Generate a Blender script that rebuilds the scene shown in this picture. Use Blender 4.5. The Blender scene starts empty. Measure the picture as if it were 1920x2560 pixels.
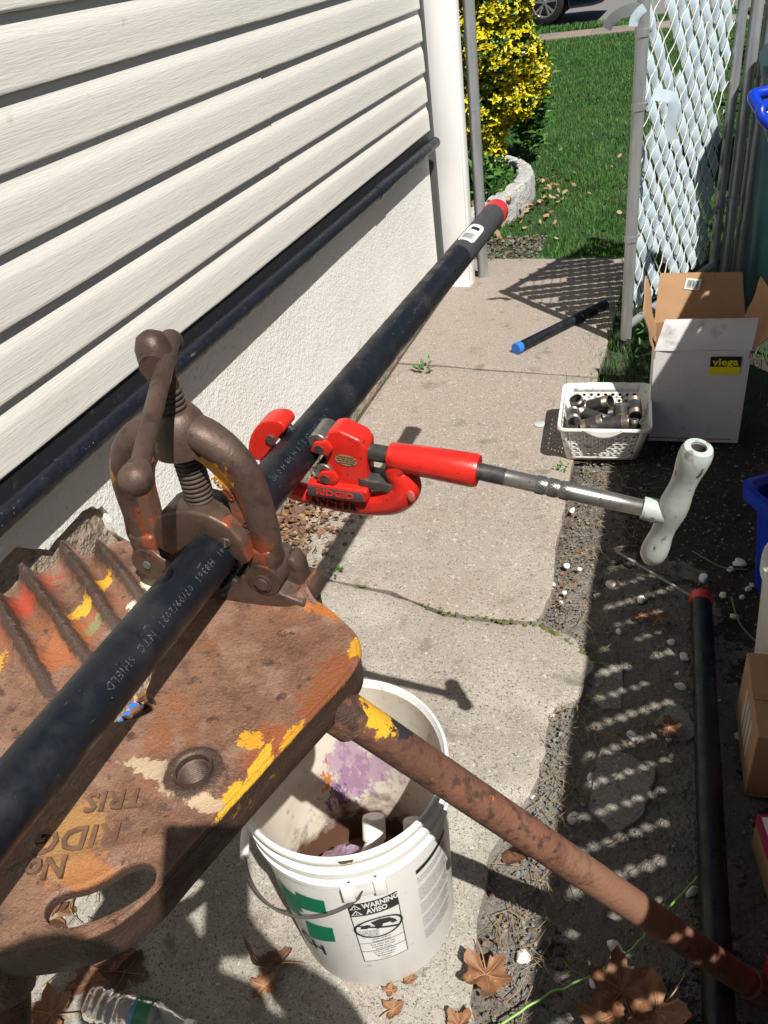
import bpy, bmesh, math, random
from mathutils import Vector, Matrix, noise
from mathutils.geometry import delaunay_2d_cdt
R = math.radians
V = Vector
sc = bpy.context.scene
col = sc.collection
random.seed(7)

# ------------------------------------------------------------------ camera, world, sun, exposure
def image_plane():
    d = V((430, 2788, 2000)).normalized()          # towards the ground
    y = V((870, -1569, 2000)).normalized()         # along the house wall
    y = (y - d * d.dot(y)).normalized()
    z = -d
    return y.cross(z), y, z
_X, _Y, _Z = image_plane()
CAM = V((1.262, 0.0, 1.6))
def _w(q): return V((_X.dot(q), _Y.dot(q), _Z.dot(q)))
cd = bpy.data.cameras.new('camera'); cam = bpy.data.objects.new('camera', cd); col.objects.link(cam)
r_, d_, f_ = _w(V((1, 0, 0))), _w(V((0, 1, 0))), _w(V((0, 0, 1)))
cam.matrix_world = Matrix(((r_.x, -d_.x, -f_.x, CAM.x), (r_.y, -d_.y, -f_.y, CAM.y), (r_.z, -d_.z, -f_.z, CAM.z), (0, 0, 0, 1)))
cd.sensor_fit = 'VERTICAL'; cd.sensor_height = 36.0; cd.lens = 36.0 * 2000 / 2560
cd.clip_start = 0.02; cd.clip_end = 900
sc.camera = cam
def at(u, v, ax, val):
    """point where the sight line of photo pixel u,v meets the plane axis ax = val"""
    r = _w(V(((u - 960) / 2000, (v - 1280) / 2000, 1)))
    return CAM + r * ((val - CAM[ax]) / r[ax])

SUN = V((.492, -.44, 1.0))                          # towards the sun
w = bpy.data.worlds.new('World'); sc.world = w; w.use_nodes = True
nt = w.node_tree; nt.nodes.clear()
sk = nt.nodes.new('ShaderNodeTexSky'); sk.sky_type = 'NISHITA'; sk.sun_disc = False
sk.sun_elevation = math.atan2(1, math.hypot(SUN.x, SUN.y)); sk.sun_rotation = math.atan2(SUN.x, SUN.y)
bg = nt.nodes.new('ShaderNodeBackground'); bg.inputs[1].default_value = .031
wo = nt.nodes.new('ShaderNodeOutputWorld'); nt.links.new(sk.outputs[0], bg.inputs[0]); nt.links.new(bg.outputs[0], wo.inputs[0])
sl = bpy.data.lights.new('sun', 'SUN'); sl.energy = 5.0; sl.angle = R(.53); sl.color = (1, .955, .88)
so = bpy.data.objects.new('sun', sl); col.objects.link(so)
so.rotation_euler = SUN.to_track_quat('Z', 'Y').to_euler(); so.location = (5, -4, 10)
sc.view_settings.view_transform = 'Standard'; sc.view_settings.look = 'None'
sc.view_settings.exposure = .52; sc.view_settings.gamma = 1; sc.view_settings.use_curve_mapping = False

# ------------------------------------------------------------------ materials
MATS = {}
def mat(name, color, rough=.6, metal=0, layers=(), bump=(), spec=.5, trans=0, alpha=1, coat=0, rlayers=(), ior=1.45, sub=0, world=False, shade=None):
    """layers: (scale, lo, hi, colour, detail, stretch, centre, radius) noise masks mixed over the colour"""
    m = bpy.data.materials.new(name); m.use_nodes = True; MATS[name] = m
    n = m.node_tree; N = n.nodes; L = n.links
    b = N['Principled BSDF']
    tc = N.new('ShaderNodeTexCoord'); geo = N.new('ShaderNodeNewGeometry')
    src = geo.outputs['Position'] if world else tc.outputs['Object']
    def tex(scale, detail=4, stretch=(1, 1, 1), seed=0, rough_=.55, kind='noise'):
        mp = N.new('ShaderNodeMapping'); L.new(src, mp.inputs[0]); mp.inputs['Scale'].default_value = stretch
        mp.inputs['Location'].default_value = (seed * 1.7, seed * .9, seed * 2.3)
        if kind == 'voronoi':
            t = N.new('ShaderNodeTexVoronoi'); t.inputs['Scale'].default_value = scale; L.new(mp.outputs[0], t.inputs['Vector'])
            return t.outputs['Distance']
        t = N.new('ShaderNodeTexNoise'); t.inputs['Scale'].default_value = scale; t.inputs['Detail'].default_value = detail
        t.inputs['Roughness'].default_value = rough_
        L.new(mp.outputs[0], t.inputs['Vector']); return t.outputs['Fac']
    def ramp(x, lo, hi):
        r = N.new('ShaderNodeMapRange'); r.inputs[1].default_value = lo; r.inputs[2].default_value = hi; L.new(x, r.inputs[0]); return r.outputs[0]
    cur = None
    for i, l in enumerate(layers):
        l = list(l) + [None] * (8 - len(l)); scale, lo, hi, c, det, st, cen, rad = l
        kind = 'noise'
        if isinstance(det, str): kind, det = det, 2
        f = tex(scale, det if det is not None else 4, st or (1, 1, 1), i + 1, .6 if cen is None else .74, kind)
        if cen is not None:
            s = N.new('ShaderNodeVectorMath'); s.operation = 'SUBTRACT'; L.new(src, s.inputs[0]); s.inputs[1].default_value = cen
            d = N.new('ShaderNodeVectorMath'); d.operation = 'DIVIDE'; L.new(s.outputs[0], d.inputs[0]); d.inputs[1].default_value = rad
            le = N.new('ShaderNodeVectorMath'); le.operation = 'LENGTH'; L.new(d.outputs[0], le.inputs[0])
            a = N.new('ShaderNodeMath'); a.operation = 'MULTIPLY_ADD'; L.new(le.outputs['Value'], a.inputs[0]); a.inputs[1].default_value = -.5
            L.new(f, a.inputs[2]); a2 = N.new('ShaderNodeMath'); a2.operation = 'ADD'; L.new(a.outputs[0], a2.inputs[0]); a2.inputs[1].default_value = .5
            f = a2.outputs[0]
        f = ramp(f, lo, hi)
        mx = N.new('ShaderNodeMix'); mx.data_type = 'RGBA'; L.new(f, mx.inputs[0])
        if cur is None: mx.inputs[6].default_value = (*color, 1)
        else: L.new(cur, mx.inputs[6])
        mx.inputs[7].default_value = (*c, 1); cur = mx.outputs[2]
    if cur is None: b.inputs['Base Color'].default_value = (*color, 1)
    else: L.new(cur, b.inputs['Base Color'])
    b.inputs['Roughness'].default_value = rough
    if rlayers:
        s_, lo, hi, r2 = rlayers
        f = ramp(tex(s_, 4, (1, 1, 1), 9), lo, hi)
        mr = N.new('ShaderNodeMapRange'); L.new(f, mr.inputs[0]); mr.inputs[3].default_value = rough; mr.inputs[4].default_value = r2; L.new(mr.outputs[0], b.inputs['Roughness'])
    b.inputs['Metallic'].default_value = metal
    b.inputs['Specular IOR Level'].default_value = spec
    b.inputs['Transmission Weight'].default_value = trans; b.inputs['IOR'].default_value = ior
    b.inputs['Alpha'].default_value = alpha; b.inputs['Coat Weight'].default_value = coat
    if shade:                                            # worn high spots and painted shade on the sides, stored on the mesh
        an = N.new('ShaderNodeAttribute'); an.attribute_name = 'wear_shade'; mm = N.new('ShaderNodeMath'); mm.operation = 'MULTIPLY_ADD'
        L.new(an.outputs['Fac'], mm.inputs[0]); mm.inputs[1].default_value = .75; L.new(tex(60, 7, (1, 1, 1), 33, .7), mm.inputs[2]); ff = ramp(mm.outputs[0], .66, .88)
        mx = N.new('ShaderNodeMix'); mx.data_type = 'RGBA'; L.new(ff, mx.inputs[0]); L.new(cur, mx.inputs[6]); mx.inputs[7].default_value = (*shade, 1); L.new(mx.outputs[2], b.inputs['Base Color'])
    prev = None
    for i, q in enumerate(bump):
        q = list(q) + [None] * (5 - len(q)); scale, stren, dist, st, kind = q
        h = tex(scale, 3, st or (1, 1, 1), 20 + i, .6, kind or 'noise')
        bp = N.new('ShaderNodeBump'); bp.inputs['Strength'].default_value = stren; bp.inputs['Distance'].default_value = dist; L.new(h, bp.inputs['Height'])
        if prev: L.new(prev, bp.inputs['Normal'])
        prev = bp.outputs[0]
    if prev: L.new(prev, b.inputs['Normal'])
    return m

ORA = (.42, .085, .012); YEL = (.62, .34, .025); DRK = (.055, .032, .024); RED = (.40, .045, .015)
mat('siding', (.62, .603, .555), .5, layers=[(1.3, .35, .75, (.585, .568, .525), 3), (7, .6, .8, (.56, .535, .47), 5, (1, .3, 1)), (40, .66, .74, (.50, .47, .40), 6, (1, .3, .4))],
    bump=[(300, .7, .0012, (1, .055, 1)), (110, .5, .0016, (1, .07, 1))], world=True)
mat('stucco', (.74, .735, .715), .85, layers=[(1.6, .45, .7, (.69, .675, .63), 4), (.9, .58, .78, (.70, .65, .55), 3), (60, .62, .75, (.45, .43, .40), 3), (9, .62, .80, (.42, .36, .29), 7, None, (0, 2.5, -.02), (1, 6, .30))],
    bump=[(130, .8, .005), (45, .5, .006)], world=True)
mat('rubble', (.30, .235, .18), .95, layers=[(9, .45, .65, (.30, .25, .20), 6), (60, .55, .7, (.10, .08, .07), 4)], bump=[(60, 1, .012), (14, .8, .03)], world=True)
mat('white_trim', (.90, .90, .90), .4, layers=[(3, .5, .8, (.80, .80, .79), 3)])
mat('slot_dark', (.10, .10, .10), .8)
mat('pipe_black', (.007, .009, .013), .25, layers=[(14, .52, .80, (.030, .031, .034), 7), (140, .68, .76, (.09, .09, .095), 4, (1, .25, 1)), (300, .74, .78, (.3, .3, .3), 2)],
    rlayers=(25, .35, .65, .55), bump=[(260, .25, .0008)], spec=.40, world=True)
mat('pipe_grit', (.030, .032, .037), .6, layers=[(600, .55, .66, (.12, .125, .135), 2), (9, .5, .7, (.02, .025, .035), 3)], bump=[(700, .6, .001)], world=True)
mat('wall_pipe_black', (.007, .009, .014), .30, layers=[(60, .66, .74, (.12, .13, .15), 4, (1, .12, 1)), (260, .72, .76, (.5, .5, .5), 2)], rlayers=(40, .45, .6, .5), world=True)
mat('stencil', (.085, .088, .092), .7, layers=[(380, .44, .52, (.02, .02, .022), 2)])
mat('rust_tray', (.165, .080, .047), .56,
    layers=[(5, .40, .66, (.215, .120, .078), 6), (38, .48, .68, (.105, .052, .034), 6), (11, .55, .70, (.235, .085, .035), 7), (20, .54, .64, (.235, .140, .095), 8), (45, .60, .66, (.075, .038, .026), 8), (230, .56, .70, (.21, .125, .088), 4), (330, .58, .68, (.075, .04, .028), 4),
            (70, .64, .74, (.215, .070, .028), 8, None, (.925, .53, .93), (.040, .10, .06)),
            (80, .67, .75, (.25, .075, .025), 8, None, (.900, .44, .93), (.050, .06, .06)),
            (110, .62, .65, YEL, 8, (1, .55, 1), (.893, .405, .93), (.013, .055, .05)), (110, .60, .63, YEL, 8, None, (.882, .375, .93), (.011, .030, .05)), (130, .66, .69, (.55, .27, .02), 8, (1, .6, 1), (.912, .455, .93), (.014, .035, .05)), (130, .69, .72, (.55, .27, .02), 8, None, (.868, .445, .93), (.025, .02, .05)),
            (90, .60, .63, (.42, .32, .21), 8, None, (.790, .388, .93), (.050, .014, .05)), (90, .58, .62, (.40, .30, .20), 8, None, (.812, .378, .93), (.022, .022, .05)), (80, .60, .64, (.42, .31, .20), 8, None, (.858, .364, .93), (.030, .012, .05)),
            (110, .67, .70, (.52, .26, .02), 8, None, (.935, .60, .93), (.018, .030, .05)), (100, .68, .72, (.34, .11, .02), 8, None, (.875, .645, .93), (.05, .014, .05)),
            (60, .60, .78, (.34, .055, .03), 7, None, (.47, .57, .95), (.035, .09, .09)), (60, .62, .78, (.30, .10, .04), 7, None, (.57, .52, .95), (.05, .08, .09)),
            (110, .64, .67, (.58, .32, .03), 8, (1, .6, 1), (.556, .60, .96), (.014, .070, .09)), (110, .63, .66, (.60, .57, .45), 8, (1, .6, 1), (.612, .635, .96), (.013, .055, .09)), (120, .65, .68, (.55, .35, .05), 8, None, (.625, .62, .96), (.012, .06, .09)), (90, .66, .72, (.20, .19, .09), 8, None, (.585, .56, .96), (.012, .04, .09)),
            (110, .67, .70, (.52, .27, .03), 8, None, (.50, .46, .95), (.020, .04, .09)), (110, .66, .69, (.50, .26, .03), 8, None, (.447, .52, .95), (.015, .05, .09)), (90, .62, .74, (.30, .12, .04), 8, None, (.78, .27, .93), (.06, .03, .05)), (90, .62, .76, (.31, .165, .06), 7, None, (.745, .30, .93), (.05, .06, .05))],
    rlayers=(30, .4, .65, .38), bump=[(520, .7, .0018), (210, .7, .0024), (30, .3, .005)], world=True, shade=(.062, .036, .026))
mat('rust_vise', (.072, .045, .034), .38, layers=[(9, .4, .7, (.105, .066, .050), 6), (50, .5, .7, (.045, .028, .023), 6),
            (70, .69, .78, (.24, .058, .025), 8, None, (.780, .64, 1.10), (.028, .05, .07)), (70, .66, .70, (.55, .28, .03), 8, None, (.765, .64, 1.13), (.035, .05, .03)),
            (70, .69, .78, (.21, .052, .028), 8, None, (.640, .64, 1.03), (.022, .05, .06)), (80, .66, .70, (.40, .18, .02), 8, None, (.61, .65, 1.12), (.02, .06, .035)),
            (70, .70, .78, (.20, .055, .028), 7, None, (.80, .65, 1.02), (.03, .05, .04)), (70, .70, .74, (.25, .09, .04), 6)],
    rlayers=(30, .4, .6, .55), bump=[(320, .4, .0012), (60, .3, .002)], world=True, metal=.3)
mat('rust_leg', (.105, .046, .028), .72, layers=[(7, .42, .62, (.165, .074, .045), 6), (60, .50, .62, (.062, .030, .021), 6), (90, .68, .72, (.42, .14, .02), 6), (160, .72, .75, (.5, .32, .05), 4),
            (60, .60, .64, (.62, .34, .02), 8, None, (.965, .575, .86), (.04, .04, .05)), (60, .64, .67, (.02, .02, .02), 8, None, (.985, .59, .83), (.035, .035, .04)), (30, .54, .7, (.19, .095, .060), 6, None, (1.25, .69, .4), (.2, .12, .2))],
    bump=[(180, .7, .002), (50, .5, .003)], world=True)
mat('rust_flange', (.115, .060, .040), .5, layers=[(45, .50, .62, (.29, .062, .025), 8), (60, .58, .66, (.10, .055, .038), 8), (90, .66, .69, (.52, .27, .04), 8, None, (.76, .66, 1.13), (.05, .05, .04))], bump=[(300, .4, .0012)], world=True)
mat('screw_steel', (.10, .075, .062), .45, metal=.35, layers=[(60, .5, .7, (.055, .042, .035), 5)], bump=[(300, .2, .0006)], world=True)
mat('red_paint', (.56, .020, .013), .32, layers=[(40, .54, .68, (.40, .016, .011), 7), (70, .63, .68, (.16, .02, .015), 7), (150, .66, .69, (.045, .02, .018), 6), (9, .62, .68, (.33, .05, .04), 7)],
    bump=[(340, .25, .0008), (90, .18, .001)], coat=.25, world=True)
mat('red_worn', (.42, .09, .07), .5, layers=[(60, .5, .7, (.35, .20, .17), 5)], world=True)
mat('steel', (.36, .345, .32), .34, metal=.85, layers=[(30, .45, .7, (.24, .215, .19), 5), (160, .62, .72, (.12, .10, .08), 4)], bump=[(300, .1, .0004)], world=True)
mat('dark_steel', (.09, .085, .08), .42, metal=.6, layers=[(60, .5, .7, (.17, .16, .15), 4)], world=True)
mat('name_plate', (.055, .045, .045), .6)
mat('concrete_path', (.335, .315, .275), .95, layers=[(2.2, .42, .62, (.265, .245, .208), 6), (5, .50, .66, (.42, .40, .35), 6), (3, .42, .74, (.285, .238, .200), 7, None, (.45, 3.3, 0), (1.6, 2.3, 1)), (10, .60, .72, (.20, .175, .14), 7), (150, .57, .65, (.12, .11, .10), 3), (95, .61, .67, (.44, .42, .38), 3),
        (330, .60, .66, (.07, .065, .06), 2), (420, .64, .7, (.55, .52, .48), 2), (9, .62, .70, (.17, .155, .12), 6)], bump=[(300, .7, .003), (90, .5, .004), (8, .3, .010)], world=True)
mat('thandle', (.40, .44, .42), .40, layers=[(22, .5, .72, (.33, .345, .32), 5), (45, .60, .68, (.20, .18, .16), 8, (1, 1, .5)), (70, .63, .68, (.07, .045, .04), 8, (1, 1, .45)), (140, .66, .70, (.05, .03, .03), 5)], bump=[(260, .3, .001)], coat=.2, world=True)
mat('bucket_white', (.76, .755, .73), .38, layers=[(5, .5, .75, (.66, .64, .58), 5), (40, .63, .74, (.50, .46, .40), 6, (1, 1, 1.6)), (220, .72, .76, (.25, .2, .15), 4)], bump=[(60, .1, .001)], world=True)
mat('bucket_inside', (.66, .61, .52), .5, layers=[(6, .45, .7, (.50, .42, .32), 6), (40, .6, .75, (.36, .22, .14), 6),
            (20, .82, .86, (.46, .33, .41), 8, (1, 1, .6), (.74, .88, .27), (.26, .2, .26)), (34, .90, .95, (.36, .22, .33), 8, (1, 1, .5), (.71, .88, .23), (.2, .2, .26)), (60, .93, .98, (.15, .09, .22), 8, (1, 1, .4), (.68, .86, .18), (.12, .2, .26)), (90, .93, .96, (.5, .16, .03), 8, (1, 1, .35), (.665, .84, .24), (.05, .2, .2)), (60, .68, .74, (.34, .28, .20), 8, (1, 1, .4)),
            (9, .42, .6, (.12, .06, .04), 6, None, (.76, .78, .02), (.2, .2, .14))], world=True)
mat('label_white', (.70, .70, .69), .4, layers=[(40, .6, .75, (.60, .59, .57), 5)])
mat('ink_black', (.018, .018, .018), .5, layers=[(90, .68, .72, (.5, .5, .5), 4)])
mat('ink_grey', (.30, .30, .30), .5, layers=[(400, .45, .55, (.62, .62, .61), 2)])
mat('ink_green', (.0, .16, .075), .4, layers=[(80, .69, .72, (.6, .6, .6), 5)])
mat('ink_yellow', (.75, .66, .02), .5)
mat('wire_steel', (.22, .21, .20), .4, metal=.8)
mat('basket_white', (.72, .72, .69), .4, layers=[(14, .5, .72, (.52, .50, .46), 6), (36, .60, .72, (.16, .15, .14), 6)], world=True)
mat('nipple_dark', (.040, .040, .042), .40, metal=.4, layers=[(30, .45, .7, (.075, .068, .06), 5), (80, .65, .72, (.22, .12, .06), 5)])
mat('nipple_thread', (.22, .20, .18), .38, metal=.7, layers=[(40, .5, .68, (.30, .19, .11), 5)])
mat('card', (.36, .215, .115), .85, layers=[(5, .45, .7, (.30, .175, .09), 4), (60, .6, .75, (.27, .155, .08), 3, (1, 1, .1))], bump=[(60, .12, .001, (1, 1, .1))])
mat('card_white', (.62, .62, .625), .6, layers=[(4, .45, .7, (.57, .57, .575), 4), (12, .60, .72, (.36, .34, .33), 6)])
mat('galv', (.42, .43, .44), .40, metal=.55, layers=[(20, .42, .68, (.30, .31, .31), 5, (1, 1, .2)), (6, .62, .70, (.22, .10, .05), 7, (1, 1, .3)), (60, .66, .72, (.14, .13, .12), 5)], bump=[(80, .1, .001)], world=True)
mat('slat', (.46, .57, .65), .45, layers=[(7, .45, .7, (.53, .63, .69), 3), (60, .66, .76, (.36, .42, .44), 4)], bump=[(300, .1, .0005, (1, 1, .1))])
mat('slat_wire', (.62, .60, .55), .5, layers=[(60, .6, .75, (.36, .33, .28), 4)])
mat('concrete_old', (.262, .248, .220), .95, layers=[(2.2, .42, .62, (.225, .212, .185), 6), (5, .55, .7, (.33, .31, .27), 6), (150, .56, .64, (.13, .12, .11), 3), (95, .60, .66, (.42, .40, .37), 3),
        (330, .60, .66, (.08, .075, .07), 2), (420, .64, .7, (.55, .52, .48), 2), (3, .58, .72, (.24, .20, .14), 5)], bump=[(300, .7, .003), (90, .5, .004), (8, .35, .012)], world=True)
mat('concrete_tan', (.232, .192, .165), .95, layers=[(2.0, .42, .64, (.195, .160, .135), 6), (4, .58, .74, (.27, .245, .205), 6), (150, .58, .66, (.12, .10, .09), 3), (260, .60, .66, (.35, .29, .25), 3), (110, .65, .7, (.42, .38, .34), 2), (330, .62, .67, (.09, .075, .065), 2)],
    bump=[(320, .6, .0025), (90, .35, .003), (8, .2, .008)], world=True)
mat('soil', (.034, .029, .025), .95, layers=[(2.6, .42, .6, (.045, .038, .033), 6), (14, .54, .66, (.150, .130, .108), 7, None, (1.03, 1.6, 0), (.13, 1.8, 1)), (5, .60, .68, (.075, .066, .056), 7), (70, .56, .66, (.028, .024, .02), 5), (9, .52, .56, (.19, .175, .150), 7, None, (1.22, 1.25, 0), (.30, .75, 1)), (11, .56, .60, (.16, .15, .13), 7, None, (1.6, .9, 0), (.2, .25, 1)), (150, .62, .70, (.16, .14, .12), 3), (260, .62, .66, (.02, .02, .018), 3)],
    bump=[(110, 1, .012), (30, .8, .02), (300, .6, .004)], world=True)
mat('earth', (.060, .044, .032), .95, layers=[(20, .5, .65, (.10, .075, .055), 5)], bump=[(90, 1, .01)], world=True)
mat('lawn_base', (.020, .045, .012), .95, layers=[(3, .45, .65, (.035, .06, .018), 5), (18, .6, .7, (.07, .055, .03), 5)], world=True)
mat('grass', (.046, .140, .026), .55, layers=[(1.6, .4, .65, (.072, .175, .034), 4), (4, .52, .68, (.026, .090, .018), 4), (60, .66, .72, (.20, .20, .08), 2)], world=True)
mat('moss', (.12, .14, .03), .9, layers=[(60, .5, .65, (.05, .08, .015), 4)], bump=[(120, 1, .008)], world=True)
mat('asphalt', (.16, .155, .15), .9, layers=[(60, .5, .7, (.20, .195, .19), 3)], world=True)
mat('granite', (.42, .42, .40), .85, layers=[(22, .48, .6, (.30, .31, .31), 6), (5, .5, .7, (.52, .50, .46), 5), (120, .6, .7, (.15, .15, .15), 3)], bump=[(26, .9, .02), (110, .5, .006)], world=True)
mat('euo_yellow', (.62, .52, .012), .35, layers=[(30, .5, .62, (.50, .47, .03), 3)])
mat('euo_green', (.055, .13, .012), .35, layers=[(20, .4, .7, (.03, .08, .01), 3)])
mat('green_leaf', (.045, .13, .02), .4, layers=[(20, .4, .7, (.07, .17, .03), 3)])
mat('hedge_leaf', (.025, .065, .015), .45, layers=[(9, .4, .7, (.04, .10, .02), 3)])
mat('twig', (.13, .085, .05), .9)
mat('straw', (.27, .20, .115), .8)
mat('leaf_vein', (.36, .22, .12), .6)
mat('leaf_dry', (.235, .112, .052), .6, layers=[(22, .4, .65, (.17, .075, .035), 6), (60, .58, .66, (.33, .17, .08), 4), (120, .6, .7, (.12, .05, .028), 3)], bump=[(60, .3, .002)])
mat('leaf_brown', (.115, .060, .036), .7, layers=[(40, .4, .7, (.10, .05, .03), 5)], bump=[(60, .3, .002)])
mat('leaf_pale', (.34, .23, .14), .7, layers=[(30, .4, .7, (.36, .23, .13), 4)])
mat('stone_white', (.78, .74, .72), .7, layers=[(30, .48, .75, (.62, .54, .52), 4), (120, .6, .75, (.36, .30, .27), 3)], bump=[(80, .5, .003)])
mat('stone_grey', (.13, .135, .14), .85, layers=[(50, .45, .7, (.20, .20, .20), 4)])
mat('red_cap', (.55, .022, .030), .38, layers=[(60, .6, .75, (.40, .015, .02), 4)])
mat('blue_cap', (.03, .16, .62), .35)
mat('blue_plastic', (.005, .035, .42), .28)
mat('slat_grey', (.15, .165, .165), .4)
mat('rust_letter', (.105, .056, .036), .6, layers=[(60, .45, .6, (.15, .08, .045), 6)], bump=[(500, .5, .001)], world=True)
mat('blue_sheet', (.05, .17, .60), .3, bump=[(24, .6, .01)])
mat('bin_green', (.012, .048, .052), .45, layers=[(6, .45, .7, (.02, .06, .065), 4)], bump=[(60, .1, .001)])
mat('pail_white', (.62, .60, .55), .4)
mat('can_red', (.55, .012, .008), .35)
mat('magenta', (.30, .02, .08), .6)
mat('clear_plastic', (.88, .90, .92), .08, trans=.9, ior=1.4, bump=[(70, .6, .004)])
mat('bottle_label', (.02, .16, .07), .4)
mat('bottle_blue', (.05, .25, .42), .4)
mat('disc_pale', (.40, .41, .40), .4)
mat('string_green', (.20, .40, .07), .5)
mat('rod_grey', (.26, .26, .25), .5)
mat('car_paint', (.006, .012, .028), .14, coat=1)
mat('car_glass', (.01, .012, .015), .05, spec=.8)
mat('tyre', (.012, .012, .013), .75)
mat('alloy', (.50, .50, .50), .28, metal=.8)
mat('tail_red', (.35, .01, .01), .2)
mat('cloth_dark', (.03, .035, .05), .9); mat('skin', (.45, .26, .18), .5); mat('jeans', (.05, .07, .12), .9); mat('hair', (.03, .02, .015), .7)
mat('phone', (.02, .02, .022), .2)
mat('sticker', (.62, .62, .62), .4)
mat('roof_grey', (.10, .10, .10), .9)
mat('teal', (.0, .22, .25), .4)

# ------------------------------------------------------------------ mesh building
class MB:
    def __init__(s): s.v = []; s.f = []; s.m = []; s.mi = 0
    def add(s, vs, fs, T=None):
        o = len(s.v); s.v += [tuple(T @ V(p)) if T else tuple(p) for p in vs]
        for f in fs: s.f.append(tuple(o + i for i in f)); s.m.append(s.mi)
        return s
    def box(s, lo, hi, T=None, b=0):
        x0, y0, z0 = lo; x1, y1, z1 = hi
        if b <= 0:
            return s.add([(x0,y0,z0),(x1,y0,z0),(x1,y1,z0),(x0,y1,z0),(x0,y0,z1),(x1,y0,z1),(x1,y1,z1),(x0,y1,z1)],
                     [(0,3,2,1),(4,5,6,7),(0,1,5,4),(1,2,6,5),(2,3,7,6),(3,0,4,7)], T)
        bm = bmesh.new(); bmesh.ops.create_cube(bm, size=1)
        for q in bm.verts: q.co = ((q.co.x+.5)*(x1-x0)+x0, (q.co.y+.5)*(y1-y0)+y0, (q.co.z+.5)*(z1-z0)+z0)
        bmesh.ops.bevel(bm, geom=bm.edges[:], offset=b, segments=2, affect='EDGES', profile=.5)
        bm.verts.index_update(); s.add([q.co.copy() for q in bm.verts], [[q.index for q in f.verts] for f in bm.faces], T); bm.free(); return s
    def prism(s, poly, a0, a1, axis=2, b=0, seg=2, T=None):
        """polygon (list of 2-tuples) extruded along axis; axis 1: poly is x,z"""
        bm = bmesh.new()
        mk = {2: lambda p, h: (p[0], p[1], h), 1: lambda p, h: (p[0], h, p[1]), 0: lambda p, h: (h, p[0], p[1])}[axis]
        vs = [bm.verts.new(mk(p, a0)) for p in poly]; f = bm.faces.new(vs)
        e = bmesh.ops.extrude_face_region(bm, geom=[f]); up = [g for g in e['geom'] if isinstance(g, bmesh.types.BMVert)]
        for q in up: q.co[axis] = a1
        bmesh.ops.recalc_face_normals(bm, faces=bm.faces[:])
        if b: bmesh.ops.bevel(bm, geom=bm.edges[:], offset=b, segments=seg, affect='EDGES', profile=.5, clamp_overlap=True)
        bmesh.ops.triangulate(bm, faces=[q for q in bm.faces if len(q.verts) > 4])
        bm.verts.index_update(); s.add([q.co.copy() for q in bm.verts], [[q.index for q in f.verts] for f in bm.faces], T); bm.free(); return s
    def tube(s, pts, r, seg=12, caps=True, flat=None, T=None, up=None):
        pts = [V(p) for p in pts]; n = len(pts); rr = r if hasattr(r, '__len__') else [r]*n
        vs = []; fs = []; t0 = (pts[1]-pts[0]).normalized()
        a = V(up) if up else (V((0,0,1)) if abs(t0.z) < .9 else V((1,0,0)))
        nrm = (a - t0*a.dot(t0)).normalized()
        for i, p in enumerate(pts):
            t = (pts[min(i+1,n-1)] - pts[max(i-1,0)]).normalized()
            if (nrm - t*nrm.dot(t)).length > 1e-6: nrm = (nrm - t*nrm.dot(t)).normalized()
            bn = t.cross(nrm); fl = flat[i] if hasattr(flat, '__len__') else (flat or 1)
            for k in range(seg):
                an = 2*math.pi*k/seg; vs.append(p + nrm*math.cos(an)*rr[i] + bn*math.sin(an)*rr[i]*fl)
        for i in range(n-1):
            for k in range(seg): fs.append((i*seg+k, i*seg+(k+1)%seg, (i+1)*seg+(k+1)%seg, (i+1)*seg+k))
        if caps: fs.append(tuple(range(seg))[::-1]); fs.append(tuple((n-1)*seg+k for k in range(seg)))
        return s.add(vs, fs, T)
    def lathe(s, prof, seg=32, T=None, closed=False):
        vs = []; fs = []; n = len(prof)
        for r, z in prof:
            for k in range(seg): a = 2*math.pi*k/seg; vs.append((r*math.cos(a), r*math.sin(a), z))
        for i in range(n-1 + (1 if closed else 0)):
            j = (i+1) % n
            for k in range(seg): fs.append((i*seg+k, i*seg+(k+1)%seg, j*seg+(k+1)%seg, j*seg+k))
        return s.add(vs, fs, T)
    def ball(s, c, r, seg=16, sq=(1,1,1), T=None):
        prof = [(max(1e-5, math.sin(math.pi*i/10))*1, -math.cos(math.pi*i/10)) for i in range(11)]
        M = Matrix.Translation(c) @ Matrix.Diagonal((r*sq[0], r*sq[1], r*sq[2], 1))
        return s.lathe(prof, seg, (T @ M) if T else M)
    def grid(s, fn, nu, nv, T=None):
        vs = [fn(i/nu, j/nv) for i in range(nu+1) for j in range(nv+1)]
        fs = [(i*(nv+1)+j, (i+1)*(nv+1)+j, (i+1)*(nv+1)+j+1, i*(nv+1)+j+1) for i in range(nu) for j in range(nv)]
        return s.add(vs, fs, T)
    def build(s, name, mats, parent=None, smooth=True, fix=True, ang=40):
        o_ = V((0,0,0)); p = parent
        while p is not None: o_ += p.location; p = p.parent
        me = bpy.data.meshes.new(name); me.from_pydata([tuple(V(p)-o_) for p in s.v], [], s.f)
        for m in (mats if isinstance(mats, (list, tuple)) else [mats]): me.materials.append(MATS[m])
        if isinstance(mats, (list, tuple)): me.polygons.foreach_set('material_index', s.m)
        if fix:
            bm = bmesh.new(); bm.from_mesh(me); bmesh.ops.recalc_face_normals(bm, faces=bm.faces[:]); bm.to_mesh(me); bm.free()
        if smooth:
            me.polygons.foreach_set('use_smooth', [True]*len(me.polygons)); me.set_sharp_from_angle(angle=R(ang))
        me.update(); o = bpy.data.objects.new(name, me); col.objects.link(o); o.parent = parent
        return o
def tag(o, label=None, cat=None, group=None, kind=None):
    for k, q in (('label', label), ('category', cat), ('group', group), ('kind', kind)):
        if q: o[k] = q
    return o
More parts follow.
